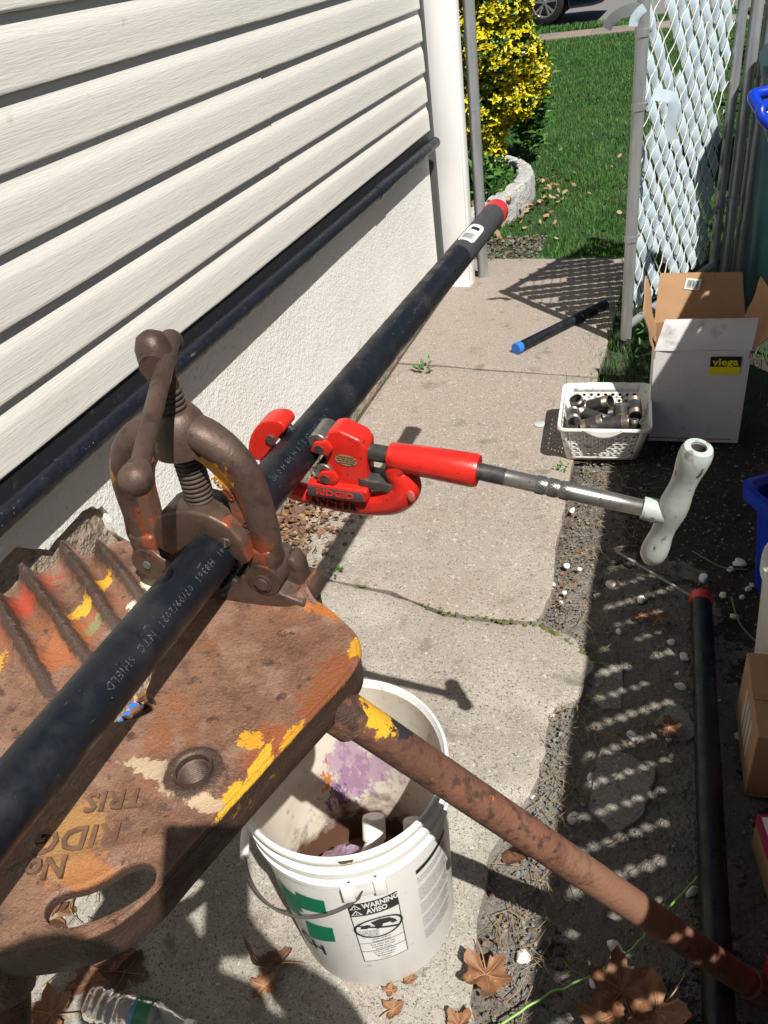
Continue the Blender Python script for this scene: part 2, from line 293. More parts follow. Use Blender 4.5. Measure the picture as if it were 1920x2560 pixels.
def thing(name, label, cat, loc=(0,0,0), group=None):
    o = bpy.data.objects.new(name, None); col.objects.link(o); o.location = loc; o.empty_display_size = .05
    return tag(o, label, cat, group)
def frame(o, z, x=(1,0,0)):
    """matrix with local z along z"""
    z = V(z).normalized(); x = V(x); x = (x - z*x.dot(z)).normalized(); y = z.cross(x)
    return Matrix(((x.x,y.x,z.x,o[0]),(x.y,y.y,z.y,o[1]),(x.z,y.z,z.z,o[2]),(0,0,0,1)))
def text_geo(txt, size=1.0, depth=0, off=0, space=1.0, res=2):
    c = bpy.data.curves.new('t', 'FONT'); c.body = txt; c.size = size; c.extrude = depth; c.offset = off; c.space_character = space; c.resolution_u = res; c.align_x = 'CENTER'; c.align_y = 'CENTER'
    o = bpy.data.objects.new('t', c); col.objects.link(o)
    bpy.context.view_layer.update(); me = bpy.data.meshes.new_from_object(o)
    vs = [tuple(q.co) for q in me.vertices]; fs = [tuple(p.vertices) for p in me.polygons]
    bpy.data.objects.remove(o); bpy.data.curves.remove(c); bpy.data.meshes.remove(me)
    return vs, fs
def fine(vs, fs, L):
    """subdivide long edges so that flat lettering can follow a curved face"""
    bm = bmesh.new(); q = [bm.verts.new(p) for p in vs]
    for f in fs:
        try: bm.faces.new([q[i] for i in f])
        except ValueError: pass
    bmesh.ops.triangulate(bm, faces=bm.faces[:])
    for _ in range(3):
        e = [x for x in bm.edges if x.calc_length() > L]
        if not e: break
        bmesh.ops.subdivide_edges(bm, edges=e, cuts=1); bmesh.ops.triangulate(bm, faces=[f for f in bm.faces if len(f.verts) > 3])
    bm.verts.index_update(); out = [q.co.copy() for q in bm.verts], [[q.index for q in f.verts] for f in bm.faces]; bm.free(); return out
def pt_in(p, poly):
    c = False; n = len(poly); j = n-1
    for i in range(n):
        a, b = poly[i], poly[j]
        if (a[1] > p[1]) != (b[1] > p[1]) and p[0] < (b[0]-a[0])*(p[1]-a[1])/(b[1]-a[1])+a[0]: c = not c
        j = i
    return c
def smooth_poly(poly, n=2):
    for _ in range(n):
        q = []
        for i in range(len(poly)):
            a = V(poly[i]); b = V(poly[(i+1) % len(poly)]); q += [a*.75+b*.25, a*.25+b*.75]
        poly = q
    return [tuple(p) for p in poly]
def offset_poly(poly, d):
    """move every point inwards by d (counter-clockwise polygon)"""
    out = []; n = len(poly)
    for i in range(n):
        a, b, c = V(poly[i-1]), V(poly[i]), V(poly[(i+1) % n])
        t = (c-a).normalized(); out.append(tuple(b + V((-t.y, t.x))*d))
    return out
def area(poly): return sum(poly[i-1][0]*poly[i][1]-poly[i][0]*poly[i-1][1] for i in range(len(poly)))/2
def fill(outer, holes, step, jitter=0):
    """triangles filling an outline with holes, with interior points every step"""
    xs = [p[0] for p in outer]; ys = [p[1] for p in outer]
    pts = [V(p) for p in outer]; edges = [(i, (i+1) % len(outer)) for i in range(len(outer))]
    for h in holes:
        o = len(pts); pts += [V(p) for p in h]; edges += [(o+i, o+(i+1) % len(h)) for i in range(len(h))]
    allp = list(pts)
    y = min(ys)+step/2
    while y < max(ys):
        x = min(xs)+step/2
        while x < max(xs):
            p = (x+random.uniform(-jitter,jitter), y+random.uniform(-jitter,jitter))
            if pt_in(p, outer) and not any(pt_in(p, h) for h in holes): pts.append(V(p))
            x += step
        y += step
    r = delaunay_2d_cdt(pts, edges, [], 0, 1e-6)
    vs = [tuple(p) for p in r[0]]; fs = []
    for f in r[2]:
        c = sum((V(vs[i]) for i in f), V((0,0)))/len(f)
        if pt_in(c, outer) and not any(pt_in(c, h) for h in holes): fs.append(f)
    return vs, fs
def copy_thing(o, loc, rot=None, label=None, scale=None):
    c = o.copy(); col.objects.link(c); c.location = loc
    if rot is not None: c.rotation_euler = rot
    if label: c['label'] = label
    if scale: c.scale = scale
    for ch in o.children:
        d = ch.copy(); col.objects.link(d); d.parent = c
        for g in ch.children: e = g.copy(); col.objects.link(e); e.parent = d
    return c
def nz(x, y, z=0, s=1): return noise.noise(V((x*s, y*s, z*s)))

# ------------------------------------------------------------------ ground, path, lawn, road
def sheet(name, x0, x1, y0, y1, z, m, step=None, amp=0, s=4):
    b = MB()
    if not step: b.add([(x0,y0,z),(x1,y0,z),(x1,y1,z),(x0,y1,z)], [(0,1,2,3)])
    else:
        nu, nv = int((x1-x0)/step), int((y1-y0)/step)
        b.grid(lambda u, v: (x0+(x1-x0)*u, y0+(y1-y0)*v, z+amp*(nz((x0+(x1-x0)*u)*s, (y0+(y1-y0)*v)*s)+.5*nz((x0+(x1-x0)*u)*s*3.1, (y0+(y1-y0)*v)*s*3.1, 4))), nu, nv)
    o = b.build(name, m); o['kind'] = 'structure'; return o
sheet('ground', -400, 400, -60, 14.55, -.06, 'lawn_base')
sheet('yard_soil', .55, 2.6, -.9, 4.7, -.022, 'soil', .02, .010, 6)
sheet('foundation_soil', -.05, 1.3, -3, 4.6, -.030, 'earth')
sheet('lawn', -6, 14, 4.53, 14.5, -.02, 'lawn_base', .12, .012, 2)
sheet('verge', -60, 60, 15.25, 16.02, -.012, 'lawn_base')
sheet('road', -200, 200, 16.15, 24, -.05, 'asphalt')
sheet('far_ground', -400, 400, 24, 500, -.03, 'lawn_base')
kb = MB().box((-100, 16.02, -.1), (100, 16.15, -.005), b=.01).build('kerb', 'concrete_old'); kb['kind'] = 'structure'
fw = thing('front_sidewalk', None, None); fw['kind'] = 'structure'
for i in range(24):
    x0 = -14 + i*1.22
    MB().box((x0, 14.5+.0, -.06), (x0+1.205, 15.25, .0+.004*(i % 3)), b=.006).build('slab', 'concrete_tan', fw)

path = thing('path', None, None); path['kind'] = 'structure'
def jag(pts, n, amp, seed):
    out = []
    for i in range(len(pts)-1):
        a, b = V(pts[i]), V(pts[i+1]); t = (b-a).normalized(); q = V((-t.y, t.x))
        for k in range(n):
            f = k/n; p = a.lerp(b, f); out.append(tuple(p + q*amp*(nz(p.x*17, p.y*17, seed)+.5*nz(p.x*55, p.y*55, seed))))
    out.append(tuple(pts[-1])); return out
crack = [(.03,1.70),(.272,1.674),(.50,1.655),(.68,1.60),(.85,1.60),(.95,1.615)]
def slab(outline, z, m, amp=.0022):
    if area(outline) < 0: outline = outline[::-1]
    vs, fs = fill(outline, [], .035, .008)
    inn = offset_poly(outline, .007)
    b = MB(); n = len(outline)
    keep = [(x, y) for x, y in vs]
    hz = lambda x, y: z + amp*nz(x*5, y*5, 2) + .0012*nz(x*30, y*30)
    L = {(round(a[0],5), round(a[1],5)) for a in outline}
    V3 = []
    for x, y in keep:
        e = (round(x,5), round(y,5)) in L
        V3.append((x, y, hz(x, y) - (.005 if e else 0)))
    b.add(V3, fs)
    ring = [(x, y, hz(x, y)-.005) for x, y in outline] + [(x, y, -.07) for x, y in outline]
    b.add(ring, [(i, (i+1) % n, n+(i+1) % n, n+i) for i in range(n)])
    return b.build('slab', m, path, ang=50)
near = jag([(.03,-2.6),(.98,-2.6),(1.0,.3),(1.017,.587),(.975,.80),(.985,.953),(1.02,1.06),(1.045,1.178),(1.03,1.30),(1.10,1.40),(1.12,1.50),(1.06,1.575),(.955,1.605)], 7, .013, 3) + jag([(.95,1.609),(.85,1.594),(.68,1.594),(.50,1.649),(.272,1.668),(.03,1.694)], 9, .006, 5)
slab(near, .012, 'concrete_path', .004)
mid = jag([(.03,1.708),(.272,1.680),(.50,1.661),(.68,1.606),(.85,1.606),(.945,1.622)], 9, .006, 5) + jag([(.952,1.64),(.965,1.725),(.945,1.95),(.935,2.2),(.925,2.42),(.93,2.75),(.93,3.09)], 6, .009, 8) + [(.93,3.09),(.40,3.125),(.03,3.158)]
slab(mid, .016, 'concrete_path')
slab([(.03,3.166),(.40,3.133),(.93,3.098)] + jag([(.93,3.1),(.935,3.6),(.93,4.1),(.93,4.515)], 6, .008, 9) + [(.5,4.52),(.03,4.53)], .020, 'concrete_path')
# moss grown into the crack
b = MB()
for i in range(300):
    t = random.random(); k = t*(len(crack)-1.001); j = int(k); p = V(crack[j]).lerp(V(crack[j+1]), k-j)
    dens = -.12 + 1.2*nz(p.x*8, 3.3) + (.45 if p.x > .62 else 0)
    if random.random() > dens: continue
    w_ = .008 if p.x < .5 else .020
    c = V((p.x+random.uniform(-.01,.01), p.y+random.gauss(0,w_*.4), .012)); r = random.uniform(.0015,.0048)
    b.ball(c, r, 6, (1.4,1,.6))
for i in range(40):
    p = V(crack[-1]).lerp(V((1.14,1.50)), random.random()); b.ball(V((p.x, p.y+random.gauss(0,.006), .010)), random.uniform(.003,.007), 6, (1.3,1,.6))
tag(b.build('crack_moss', 'moss'), kind='stuff')
# grass blades: short tufts, and the lawn
def blades(name, pts, m='grass'):
    vs = []; fs = []
    for x, y, z, h, wd in pts:
        a = random.uniform(0, 6.283); le = random.gauss(0, .4)*h; b2 = random.uniform(0, 6.283)
        dx, dy = math.cos(a)*wd/2, math.sin(a)*wd/2; lx, ly = math.cos(b2)*le, math.sin(b2)*le
        o = len(vs); vs += [(x-dx,y-dy,z),(x+dx,y+dy,z),(x+dx*.7+lx*.4,y+dy*.7+ly*.4,z+h*.6),(x-dx*.7+lx*.4,y-dy*.7+ly*.4,z+h*.6),(x+lx,y+ly,z+h)]
        fs += [(o,o+1,o+2,o+3),(o+3,o+2,o+4)]
    b = MB(); b.v = vs; b.f = fs; b.m = [0]*len(fs)
    o = b.build(name, m, smooth=False, fix=False); o['kind'] = 'stuff'; return o
wallpath = [(-.30,4.78),(-.10,4.90),(.035,5.10),(.105,5.35),(.165,5.62),(.165,5.88),(.105,6.10),(.01,6.28),(-.12,6.42),(-.30,6.52)]
def in_bed(x, y): return pt_in((x, y), wallpath + [(-3,6.6),(-3,4.7)])
P = []
while len(P) < 130000:
    y = 4.54 + (random.random()**1.75)*9.9; x = random.uniform(-1.9-.08*y, 1.6+.14*y)
    if in_bed(x, y): continue
    if y < 5.0 and x < .42 and random.random() < .93-.25*max(0,nz(x*6,y*6)): continue
    d = nz(x*1.7, y*1.7, 3)
    if d < -.15 and random.random() < .45 and y < 7: continue
    s_ = 1 + (y-4.5)*.11
    P.append((x, y, -.02, random.uniform(.016,.038)*(1+.35*d)*(1+(y-4.5)*.03), random.uniform(.0035,.0065)*s_))
blades('lawn_grass', P)
P = [(random.uniform(-3,1.5), random.uniform(15.25,16.02), -.012, random.uniform(.03,.08), .02) for _ in range(7000)]
blades('verge_grass', P)
P = []
for cx, cy, n, s_, hh in [(.99,3.55,500,.08,.10),(1.0,3.2,420,.07,.08),(1.12,3.05,500,.12,.07),(.98,2.95,300,.05,.06),(1.25,3.5,600,.18,.12),(1.4,4.3,500,.2,.16),(.24,3.80,90,.05,.05),(.33,3.72,60,.06,.04),(1.02,4.2,500,.08,.13),(1.12,2.82,500,.09,.05),
                         (.19,3.12,26,.03,.05),(.63,1.625,40,.05,.018),(.93,1.02,20,.02,.03),(.03,3.0,30,.02,.07),(.90,2.40,30,.03,.02),(1.6,3.4,700,.25,.15),(.96,3.9,300,.04,.09)]:
    for _ in range(n): P.append((random.gauss(cx,s_), random.gauss(cy,s_*1.3), .0, random.uniform(.3,1)*hh*.62, random.uniform(.0015,.004)))
blades('weed_grass', P)
# small broad-leaved weeds
def leaf_card(b, c, d, n, L, W_, curl=.2):
    d = V(d).normalized(); n = V(n); n = (n-d*n.dot(d)).normalized(); s_ = d.cross(n)
    c = V(c)
    b.add([c, c+d*L*.35+s_*W_*.5+n*W_*curl, c+d*L, c+d*L*.35-s_*W_*.5+n*W_*curl, c+d*L*.5], [(0,1,4),(1,2,4),(2,3,4),(3,0,4)])
for nm, x, y, n, r in [('clover_weed', .30,1.70,14,.030), ('seedling_weed', .175,3.09,16,.055), ('sprout_weed', .90,1.02,10,.022), ('clover_weed', .895,2.38,12,.028)]:
    b = MB()
    for i in range(n):
        a = random.uniform(0,6.28); d = V((math.cos(a), math.sin(a), random.uniform(.2,.9)))
        leaf_card(b, V((x,y,.018))+d*r*random.uniform(.1,.9), d, (0,0,1), r*.5, r*.38)
    o = b.build(nm, 'green_leaf', smooth=False, fix=False)
    tag(o, {'.30': 'tiny green clover growing from the crack beside the pipe shadow', '.175': 'green leafy weed at the joint of slab and house wall', '.90': 'green sprout in the rubble strip right of the bucket', '.895': 'small green weed at the slab edge under the plastic basket'}[('%.3f' % x).rstrip('0').replace('0.', '.') if x != .3 and x != .9 else ('.30' if x == .3 else '.90')], 'weed')

# ------------------------------------------------------------------ house
mat('band_black', (.016, .017, .020), .5, layers=[(40, .6, .75, (.05, .05, .055), 5)], world=True)
Y0, Y1 = -1.6, 4.045
house = thing('house', 'cream vinyl sided house wall above a rough white stucco foundation', 'house')
prof = [(-.006,-.004),(.000,-.003),(.0015,.001),(.0008,.006),(.0002,.04),(-.001,.074),(-.0028,.083),(-.0065,.093),(-.0103,.104),(-.0118,.112),(-.0124,.1265),(-.0135,.145)]
def siding(z0, ya, yb, proud=0, name='siding_panel'):
    b = MB(); ny = max(2, int((yb-ya)/.12)); ph = random.uniform(0, 50)
    def fn(u, v):
        k = v*(len(prof)-1); i = min(int(k), len(prof)-2); x, z = prof[i]
        if v >= 1: x, z = prof[-1]
        y = ya+(yb-ya)*u
        wv = .0007*nz(y*1.1, z0*7, ph)*(1 if .0 < v < .8 else .3)
        return (x+proud+wv, y, z0+z+.0006*nz(y*2, ph))
    b.grid(fn, ny, len(prof)-1)
    return b.build(name, 'siding', house, ang=60, fix=False)
for i in range(17):
    z0 = .822 + i*.1262
    if i in (2, 3): siding(z0, Y0, 2.425, .0038); siding(z0, 2.40, Y1)
    elif i in (6, 7): siding(z0, Y0, .9, .0016); siding(z0, .88, Y1)
    else: siding(z0, Y0, Y1)
for n_, lo, hi, m in [('wall_backing', (-.16, Y0, .70), (-.024, Y1-.02, 2.98), 'slot_dark'), ('corner_shade_core', (-.16, Y1+.045, 0), (-.002, 4.185, 2.98), 'slot_dark'),  # dark corner piece: shade in the gap beside the trim is put into its colour
                      ('soffit', (-.3, Y0, 2.98), (.22, 4.3, 3.0), 'white_trim')]:
    MB().box(lo, hi).build(n_, m, house, smooth=False)
MB().box((-.022, Y0, .752), (-.006, Y1, .8195)).build('black_band', 'band_black', house, smooth=False)  # plain black band below the siding, above the wall pipe
b = MB(); b.box((-.001, 4.105, 0), (.128, 4.20, 2.98), b=.004).build('corner_board', 'white_trim', house)
MB().box((.1285, 4.118, 0), (.142, 4.19, 2.98), b=.003).build('corner_bead', 'white_trim', house)
MB().box((-.002, 4.09, -.02), (.138, 4.102, .045), b=.004).build('corner_board_foot', 'white_trim', house)
MB().prism([(-9,Y0),(.3,Y0),(.3,4.4),(-9,4.4)], 3.01, 3.2).build('roof', 'roof_grey', house)
MB().box((-9, 4.0, 0), (-.165, 4.10, 3.0)).build('front_wall', 'siding', house, smooth=False)
# stucco coat with a broken corner, over rubble
edge = [(Y0,.60),(.30,.64),(.62,.645),(.80,.640),(.90,.652),(.965,.664),(1.00,.625),(1.03,.598),(1.09,.602),(1.15,.607),(1.20,.600),(1.225,.580),(1.235,.50),(1.27,.42),(1.25,.33),(1.32,.24),(1.36,.12),(1.42,-.03)]
ed = jag(edge, 5, .012, 11)
outline = [(Y1,-.03),(Y1,.818),(Y0,.818)] + ed
if area(outline) < 0: outline = outline[::-1]
vs, fs = fill(outline, [], .03, .006)
b = MB(); b.add([(-.020+.0012*nz(a*14,c*14)+.003*nz(a*2,c*2,5), a, c) for a, c in vs], fs)
n = len(outline); b.add([(-.020+.0012*nz(a*14,c*14)+.003*nz(a*2,c*2,5), a, c) for a, c in outline]+[(-.060,a,c) for a, c in outline], [(i,(i+1)%n,n+(i+1)%n,n+i) for i in range(n)])
b.build('foundation_stucco', 'stucco', house, ang=30)
b = MB(); b.grid(lambda u, v: (-.046+.007*nz(u*20,v*7)+.005*nz(u*90,v*30,3)+(.03*(1-v)**1.5), Y0+(Y1-Y0)*u, -.04+.86*v), 240, 44)
b.build('foundation_rubble', 'rubble', house, ang=80)

# ------------------------------------------------------------------ black pipe strapped along the house wall
wp = thing('wall_pipe', 'long glossy black pipe strapped along the wall under the siding', 'pipe', (.035,1.5,.775))
b = MB(); b.tube([(.024, Y0+ (4.04-Y0)*i/24, .7665+.0015*nz(i*.4,1)) for i in range(25)], .0245, 24).build('pipe_body', 'wall_pipe_black', wp)
b = MB(); b.tube([(.024,3.17,.7665),(.024,3.30,.7665)], .0275, 24).build('coupling', 'wall_pipe_black', wp)
for y in (0.2,):
    b = MB(); b.tube([(.024,y,.7665),(.024,y+.02,.7665)], .0262, 20); b.box((-.03,y+.002,.789),(.02,y+.018,.793)); b.build('strap', 'dark_steel', wp)

# ------------------------------------------------------------------ steel post at the house corner
ps = thing('gate_post', 'round grey steel post standing against the white house corner board', 'post', (.172,4.24,0))
MB().tube([(.175,4.24,-.1),(.175,4.24,1.95)], .0285, 20).build('post', 'galv', ps)
b = MB(); b.tube([(.175,4.24,.86),(.175,4.24,.867)], .0295, 20); b.build('weld_band', 'galv', ps)
b = MB(); b.tube([(.175,4.24,.0),(.175,4.24,.022)], [.05,.036], 14).build('concrete_collar', 'concrete_old', ps)

# ------------------------------------------------------------------ planting bed: granite blocks, shrub, weeds
rw = thing('retaining_wall', 'low curved wall of grey granite blocks around the flower bed', 'garden wall', (0,5.6,0))
H = .165
def wallpt(t, off):
    k = t*(len(wallpath)-1); j = min(int(k), len(wallpath)-2); a, c = V(wallpath[j]), V(wallpath[j+1]); p = a.lerp(c, k-j)
    aa = V(wallpath[max(j-1,0)]); cc = V(wallpath[min(j+2,len(wallpath)-1)])
    tg = (c-a).normalized().lerp((cc-aa).normalized(), .5); q = V((-tg.y, tg.x)); return p + q*off
cuts = [0,.13,.27,.45,.63,.80,1]
for i in range(6):
    b = MB(); t0, t1 = cuts[i]+.003, cuts[i+1]-.003; N_ = 12
    ring = [(0,-.04),(0,.06),(.004,.13),(.012,H-.008),(.024,H),(.11,H-.004),(.122,H-.02),(.122,-.04)]
    hj = random.uniform(-.012,.008)
    def fn(u, v):
        k = v*(len(ring)-1); j = min(int(k), len(ring)-2); o_, z = [ring[j][q]+(ring[j+1][q]-ring[j][q])*(k-j) for q in (0,1)]
        sq = .008*max(0, 1-min(u,1-u)*12)
        p = wallpt(t0+(t1-t0)*u, o_+sq*(1 if o_ < .06 else -1)+.007*nz(u*9+i*5, v*14, 2)); return (p.x, p.y, z+(hj if z > .1 else 0)+.006*nz(u*11+i*3, v*13, 7)-(sq if z > .1 else 0))
    b.grid(fn, N_*2, 28); o_ = len(b.v)
    for u in (0, 1):
        pts = [fn(u, v/28) for v in range(29)]; b.add(pts, [tuple(range(29))])
    b.build('granite_block', 'granite', rw, ang=35)
bd = MB(); vs, fs = fill([tuple(p) for p in ([wallpt(i/30, .10) for i in range(31)])] + [(-3,6.6),(-3,4.72)], [], .12, .02) if area([tuple(wallpt(i/30,.1)) for i in range(31)]+[(-3,6.6),(-3,4.72)]) > 0 else fill(([tuple(wallpt(i/30,.10)) for i in range(31)] + [(-3,6.6),(-3,4.72)])[::-1], [], .12, .02)
bd.add([(x, y, .10+.02*nz(x*5,y*5)) for x, y in vs], fs); o = bd.build('bed_soil', 'earth'); o['kind'] = 'structure'

shrub = thing('euonymus_bush', 'tall bush with glossy yellow and green leaves beside the house corner', 'bush', (-.25,5.75,.1))
b = MB(); g = MB(); tw = MB()
yy = 5.75
def bp(u, v, y=yy): return at(u, v, 1, y)
lobes = [(a_, b_, c_) for a_, b_, c_ in [(1215,40,.24),(1250,60,.18),(1300,150,.14),(1235,170,.27),(1308,205,.15),(1215,300,.16),(1255,120,.2),(1240,10,.2),(1205,430,.09),(1225,380,.10),(1290,180,.2),(1225,-60,.24),(1250,-90,.2),(1215,-160,.28),(1180,120,.3),(1170,260,.25),(1215,-260,.3),(1290,250,.11),(1335,185,.07),(1205,490,.05)] if a_ < 1330]
def rosette(c, out, s_):
    out = V(out).normalized(); n = 5 + random.randrange(3)
    yel = random.random() < .86
    for k in range(n):
        a = k*2.4+random.uniform(0,.5); t = V((math.cos(a), math.sin(a), 0)); t = (t - out*t.dot(out)).normalized()
        el = random.uniform(.15,.9); d = (t*(1-el*.5)+out*el).normalized()
        L = s_*random.uniform(.7,1.15); tgt = b if yel and random.random() < .9 else g
        c0 = V(c); nn = out; W_ = L*.5
        nn = (nn-d*nn.dot(d)).normalized(); sd = d.cross(nn)
        tgt.add([c0, c0+d*L*.3+sd*W_*.42+nn*W_*.15, c0+d*L*.72+sd*W_*.40+nn*W_*.12-nn*L*.05, c0+d*L-nn*L*.16, c0+d*L*.72-sd*W_*.40+nn*W_*.12-nn*L*.05, c0+d*L*.3-sd*W_*.42+nn*W_*.15, c0+d*L*.36, c0+d*L*.72-nn*L*.05],
                [(0,1,6),(1,2,7,6),(2,3,7),(3,4,7),(4,5,6,7),(5,0,6)])
        if tgt is b and random.random() < .6:
            g.add([c0+d*L*.1+nn*.002, c0+d*L*.38+sd*W_*.17+nn*.004, c0+d*L*.75+nn*.003-nn*L*.05, c0+d*L*.38-sd*W_*.17+nn*.004], [(0,1,2,3)])
for u, v, r in lobes:
    c = bp(u, v, yy + random.uniform(-.12,.25)); cnt = int(1500*r*r/.06*.80)
    for _ in range(cnt):
        d = V((random.gauss(0,1), random.gauss(0,1), random.gauss(0,1))).normalized()
        if d.y > .55: continue
        rad = r*(.62+.42*random.random())*(1+.22*nz(d.x*2.5+u, d.y*2.5, d.z*2.5+v*.1))
        p = c + d*rad
        if p.z < .16: continue
        rosette(p, d+V((random.uniform(-.4,.4), random.uniform(-.4,.4), random.uniform(0,.7))), random.uniform(.032,.052))
    tw.tube([V((-.33,5.95,.08)), V((-.33,5.95,.08)).lerp(c, .5)+V((.03,.02,.06)), c], [.016,.010,.004], 6)
b.build('yellow_leaves', 'euo_yellow', shrub, smooth=False, fix=False)['kind'] = 'stuff'; g.build('green_leaves', 'euo_green', shrub, smooth=False, fix=False)['kind'] = 'stuff'; tw.build('branch', 'twig', shrub)
# core leaves (dark green inside)
ic = MB()
for _ in range(3600):
    u, v, r = random.choice(lobes); c = bp(u, v, yy+.12); d = V((random.gauss(0,1),random.gauss(0,1),random.gauss(0,1))).normalized()*r*random.random()**.4*.8
    p = c+d
    if p.z < .2: continue
    leaf_card(ic, p, V((random.uniform(-1,1),random.uniform(-1,1),random.uniform(-.6,1))), (random.uniform(-1,1),-.5,1), .06, .035)
ic.build('inner_leaves', 'green_leaf', shrub, smooth=False, fix=False)['kind'] = 'stuff'
def leafy(name, label, cat, c, r, n, L, m, seed=1, up=.5):
    random.seed(seed); b = MB(); t = thing(name, label, cat, (c[0],c[1],0)); s_ = MB()
    for _ in range(n):
        d = V((random.gauss(0,1),random.gauss(0,1),random.gauss(0,1))).normalized()*random.random()**.33
        p = V(c)+V((d.x*r[0], d.y*r[1], d.z*r[2]))*(1+.3*nz(d.x*3,d.y*3,d.z*3+seed))
        if p.z < .03: continue
        leaf_card(b, p, V((random.uniform(-1,1),random.uniform(-1,1),random.uniform(-.3,1)*up)), (random.uniform(-.6,.6),random.uniform(-.6,.6),1), L*random.uniform(.6,1.2), L*.45)
    b.build('foliage', m, t, smooth=False, fix=False)['kind'] = 'stuff'
    for k in range(5):
        s_.tube([(c[0]+random.uniform(-.03,.03),c[1]+random.uniform(-.03,.03),.0), (c[0]+random.uniform(-.6,.6)*r[0], c[1]+random.uniform(-.6,.6)*r[1], c[2]+.3*r[2])], [.012,.004], 5)
    s_.build('stem', 'twig', t); return t
leafy('green_shrub', 'dark green glossy shrub half hidden behind the yellow bush', 'shrub', (-.08,6.9,.50), (.17,.3,.46), 1100, .09, 'green_leaf', 5)
leafy('bed_weed', 'bright green leafy weed in the bed under the yellow bush', 'plant', (-.10,5.42,.20), (.13,.15,.16), 420, .085, 'green_leaf', 8, 1.4)
leafy('bed_weed', 'green seedling patch close behind the curved granite wall', 'plant', (.00,5.68,.15), (.06,.12,.10), 240, .055, 'green_leaf', 9, 1.4)
leafy('neighbor_hedge', 'dark green hedge behind the steel fence posts', 'hedge', (2.35,6.2,.8), (.95,.8,1.0), 6500, .10, 'hedge_leaf', 10)
leafy('ground_ivy', 'low green ivy between the gate foot and the carton', 'plant', (1.28,3.35,.07), (.20,.45,.09), 900, .045, 'green_leaf', 11)
random.seed(21)

# ------------------------------------------------------------------ chain link panels woven with slats
SL = 1.3; PV = .112                                # slope of the mesh, vertical spacing of wires
def mesh_panel(parent, O, U, L, z0, z1, seed, skip=(), short=(), every=1):
    rnd = random.Random(seed); O = V(O); U = V(U).normalized(); Nn = U.cross(V((0,0,1))); ln = math.sqrt(1+SL*SL)
    def P(s, z, n=0): return O + U*s + V((0,0,z)) + Nn*n
    dB = V((1, -SL)).normalized(); dA = V((1, SL)).normalized()
    def clip(c, sg):                                 # z = c + sg*SL*s
        s0, s1 = 0, L
        za, zb = (z0-c)/(sg*SL), (z1-c)/(sg*SL); s0, s1 = max(s0, min(za,zb)), min(s1, max(za,zb)); return s0, s1
    cB = z0; k = 0
    node = math.cos(math.atan(SL))*PV/ (2*math.sin(math.atan(SL))*math.cos(math.atan(SL)))*.999  # distance between crossings along a wire
    k0 = 0
    c = z0 + PV*.5
    while c < z1 + SL*L:
        s0, s1 = clip(c, -1)
        if s1-s0 > .03 and k not in skip:
            if k in short: s0, s1 = (s0, s0+(s1-s0)*short[k]) if short[k] > 0 else (s1+(s1-s0)*short[k], s1)
            q0 = V((s0, c-SL*s0)); Ls = (s1-s0)*ln; n = max(4, int(Ls/.0115)); b = MB(); j = rnd.uniform(-.004,.004)
            def fn(u, v):
                l = Ls*u; p = q0 + dB*l; ca = (p.y - SL*p.x)/PV   # crosses an A wire at whole ca
                w_ = math.cos(2*math.pi*ca); hw = .0315*(.94-.12*w_)
                x = (v-.5)*2*hw + j; m_ = math.cos(math.pi*ca)
                p = p + dA.yx*V((-1,1))*0 + V((SL, 1))/ln*x
                return P(p.x, p.y, .0030*m_ + .010*(1-(2*v-1)**2))
            b.grid(fn, n, 5); b.build('slat', 'slat', parent, fix=False, ang=70)
        c += PV; k += 1
    for sg, nm in ((1, 'a'), (-1, 'b')):
        c = z0 if sg < 0 else z0 - SL*L + PV*.5
        c = (math.floor(c/PV))*PV
        while c < z1 + SL*L:
            s0, s1 = clip(c, sg)
            if s1-s0 > .02:
                Ls = (s1-s0)*ln; n = max(4, int(Ls/(.012*every))); pts = []
                d = dA if sg > 0 else dB; q0 = V((s0, c+sg*SL*s0)); nn = V((-d.y, d.x))
                for i in range(n+1):
                    p = q0 + d*(Ls*i/n); x = (p.y - SL*p.x - z0)/PV if sg < 0 else (p.y + SL*p.x - z0)/PV
                    bow = abs(math.sin(math.pi*x)); off = nn*(-.0065*bow if sg > 0 else 0)
                    pts.append(P(p.x+off.x, p.y+off.y, (.0040*math.cos(math.pi*x)+.0125) if sg > 0 else .004))
                b = MB(); b.tube(pts, .0021, 5); b.build('wire', 'slat_wire', parent, fix=False)
            c += PV
def rail(b, a, c, r=.017, seg=14): b.tube([a, c], r, seg)

